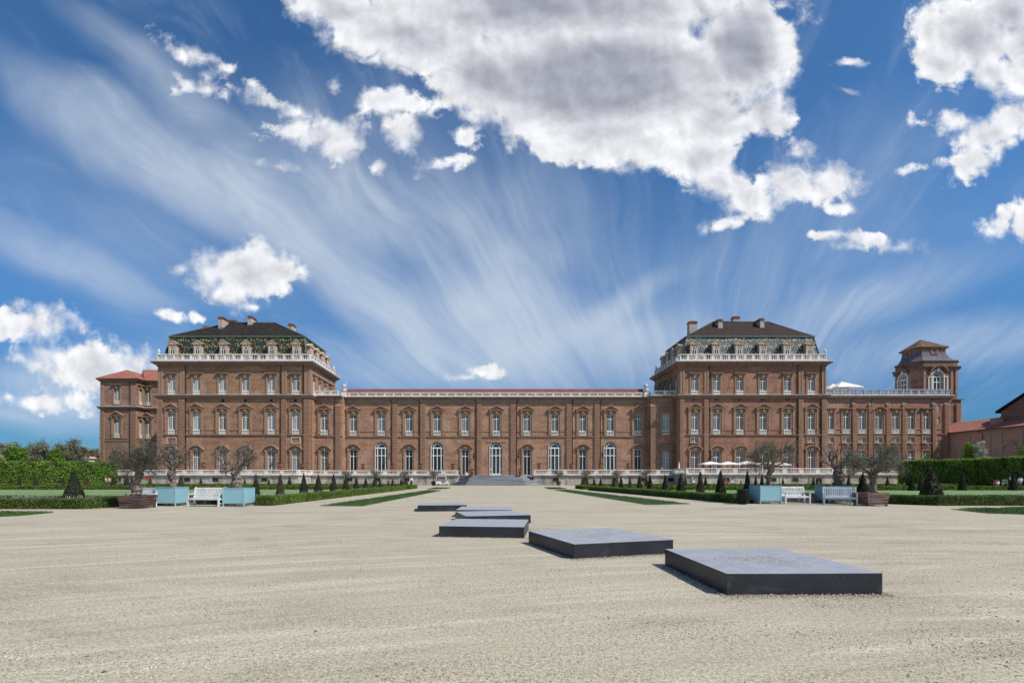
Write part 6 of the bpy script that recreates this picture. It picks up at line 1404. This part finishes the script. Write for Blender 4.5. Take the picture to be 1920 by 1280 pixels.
# ================================================================= people
def skin_mesh(name, nodes, edges, mat, parent, sub=1):
    me = bpy.data.meshes.new(name); me.from_pydata([n[:3] for n in nodes], edges, []); me.materials.append(mat); o = link(name, me, parent)
    sk = o.modifiers.new('skin', 'SKIN'); me.skin_vertices  # layer comes with the modifier
    for i, n in enumerate(nodes): r_ = n[3]; me.skin_vertices[0].data[i].radius = (r_, n[4] if len(n) > 4 else r_)
    me.skin_vertices[0].data[0].use_root = True
    s_ = o.modifiers.new('sub', 'SUBSURF'); s_.levels = sub; s_.render_levels = sub; return o
def person(X, Y, z, rz, label, H=1.7, top='shirt_white', bottom='trousers_dark', pose='stand', group=None, arms=(.1,-.1), stride=.18, hair='hair', hat=None):
    o = empty('person', (X, Y, z), rz, label, 'person', group); o.scale = (H/1.75,)*3
    sit = pose == 'sit'; hz = .46 if sit else .92
    # nodes: pelvis, waist, chest, neck, head low, head mid, head top
    N = [(0,0,hz,.13,.11),(0,0,hz+.18,.115,.09),(0,0,hz+.40,.145,.10),(0,0,hz+.54,.055),(0,-.01,hz+.60,.055),(0,-.02,hz+.70,.085,.10),(0,-.01,hz+.80,.06,.075)]
    E = [(0,1),(1,2),(2,3),(3,4),(4,5),(5,6)]; feet = []
    def add(n, p): N.append(n); E.append((p, len(N)-1)); return len(N)-1
    L = {}
    for sg, st in ((-1,stride),(1,-stride)):
        hip = add((sg*.09,0,hz-.06,.085),0)
        if sit: kn = add((sg*.11,-.44,.47,.06),hip); an = add((sg*.11,-.40,.09,.04),kn); ft = add((sg*.12,-.56,.035,.035),an)
        else: kn = add((sg*.10,-st*.55-.02,.49,.058),hip); an = add((sg*.10,-st+.03,.09,.038),kn); ft = add((sg*.11,-st-.13,.035,.035),an)
        sh = add((sg*.19,0,hz+.47,.055),2); sw = arms[0] if sg < 0 else arms[1]
        el = add((sg*.235,-sw*.4+.02,hz+.19,.04),sh); wr = add((sg*.235,-sw-.08,hz-.04,.026),el); pm = add((sg*.235,-sw-.10,hz-.11,.030,.018),wr)
        for k in range(4): f1 = add((sg*.235,-sw-.135+.022*k,hz-.165-.006*(k in (1,2)),.009),pm); add((sg*.228,-sw-.13+.022*k,hz-.205-.008*(k in (1,2)),.008),f1)
        th = add((sg*.21,-sw-.15,hz-.13,.009),pm); L[sg] = (hip,kn,an,ft,sh,el,wr)
    body = skin_mesh('body', N, E, M['skin'], o)
    T = [(0,0,hz+.02,.145,.12),(0,0,hz+.18,.13,.105),(0,0,hz+.40,.16,.115),(0,0,hz+.50,.09,.08)]; TE_ = [(0,1),(1,2),(2,3)]
    for sg in (-1,1):
        _,_,_,_,sh,el,_ = L[sg]; T.append((N[sh][0],N[sh][1],N[sh][2],.07)); TE_.append((2,len(T)-1)); a = Vector(N[sh][:3]).lerp(Vector(N[el][:3]),.85); T.append((a.x,a.y,a.z,.056)); TE_.append((len(T)-2,len(T)-1))
    skin_mesh('shirt', T, TE_, M[top], o)
    T = [(0,0,hz+.0,.14,.12),(0,0,hz+.08,.135,.115)]; TE_ = [(0,1)]
    for sg in (-1,1):
        hip,kn,an,_,_,_,_ = L[sg]; p = 0
        for q, rr in ((hip,.095),(kn,.072),(an,.055)): T.append((*N[q][:3],rr)); TE_.append((p,len(T)-1)); p = len(T)-1
    skin_mesh('trousers', T, TE_, M[bottom], o)
    h = MB(); h.ball((0,.015,hz+.775), .105, 10, 6, (.92,1.08,.85)); h.ball((0,.05,hz+.70), .085, 8, 5, (1,.8,1)); h.build('hair', M[hat or hair], o, world=False)
    f = MB(); 
    for sg in (-1,1): f.ball((sg*.033,-.112,hz+.715), .010, 6, 4)
    f.build('eyes', M['black_metal'], o, world=False)
    f = MB(); f.ball((0,-.128,hz+.69), .014, 6, 4, (1,1,1.5)); f.ball((0,-.115,hz+.655), .018, 6, 4, (1.4,.6,.4)); 
    for sg in (-1,1): f.ball((sg*.092,-.005,hz+.70), .022, 6, 4, (.5,.8,1.3))
    f.build('nose_mouth_ears', M['skin_pink'], o, world=False)
    for sg in (-1,1): a = N[L[sg][3]]; b_ = N[L[sg][2]]; s_ = MB(); s_.ball(((a[0]+b_[0])/2,(a[1]+b_[1])/2-.01,.045), .06, 8, 5, (.8,1.9,.75)); s_.build('shoe', M['black_metal'], o, world=False)
    return o
person(PX(772,90.5), 90.5, 0, R(40), 'person in white top and dark shorts walking before the terrace wall near the golf cart', 1.66, 'shirt_white', 'trousers_dark', stride=.2, hair='orange')
person(PX(875.3,93.6), 93.6, .98, R(20), 'person with red cap, white top and dark trousers coming down the stair', 1.74, 'shirt_white', 'trousers_dark', stride=.16, hat='shirt_red')
person(PX(1240.5,95.2), 95.2, 2.0, R(-30), 'person with pink shirt standing on the terrace in the shade of the right pavilion', 1.8, 'skin_pink', 'trousers_dark')
person(PX(198.5,84.8), 84.8, 0, R(-60), 'person in white top and dark trousers walking at the left end of the terrace wall', 1.65, 'shirt_white', 'trousers_dark', stride=.24)
person(PX(205,85.6), 85.6, 0, R(30), 'person in pale pink top beside the one in white at the left terrace end', 1.6, 'skin_pink', 'trousers_dark')
person(PX(1890.5,58.8), 58.4, 0, R(180), 'person in white shirt seen from behind by the far right hedge', 1.84, 'shirt_white', 'trousers_dark')
person(PX(1913,58.0), 58.0, 0, R(160), 'second person in white by the right photo edge', 1.7, 'shirt_white', 'trousers_blue')
person(PX(1866.5,61.5), 61.5, 0, R(150), 'person in dark red top standing by the tall right hedge', 1.35, 'shirt_red', 'trousers_dark')
person(PX(1871.5,60.6), 60.6, 0, R(170), 'child in pale shirt beside the person in dark red', 1.2, 'shirt_white', 'trousers_blue', hair='orange')
person(PX(1880.5,60.8), 60.8, 0, R(190), 'person in navy top between the red and white dressed ones', 1.4, 'shirt_navy', 'trousers_blue')
person(PX(1890.5-0.0-0.0,61.9)-.0+.12, 62.4, 0, R(120), 'child in green top behind the yew cone at right', 1.45, 'shirt_green', 'trousers_dark')
def wallbench(u, Y, label):
    o = empty('stone_bench', (PX(u,Y), Y, 0), 0, label, 'bench', 'stone benches at the terrace foot'); m = MB(); m.box(-1.3,1.3,0,.45,.38,.46); m.build('seat', M['stone_dirty'], o, world=False)
    for x in (-1,1): m = MB(); m.box(x-.15,x+.15,.08,.38,0,.38); m.build('support', M['stone_dirty'], o, world=False)
wallbench(1301.5, 86.9, 'stone bench with one seated person at the right terrace wall'); wallbench(1368, 86.9, 'stone bench with two seated people at the right terrace wall')
person(PX(1301,86.9), 87.0, 0, 0, 'person in white sitting alone on the stone bench below the closed parasol', 1.7, 'shirt_white', 'trousers_dark', 'sit')
person(PX(1361.5,86.9), 87.0, 0, R(5), 'person in red sitting on the stone bench, left of the one in white', 1.7, 'shirt_red', 'trousers_dark', 'sit', hair='orange')
person(PX(1373.5,86.9), 87.0, 0, R(-5), 'person in white sitting on the stone bench, right of the one in red', 1.7, 'shirt_white', 'trousers_blue', 'sit')
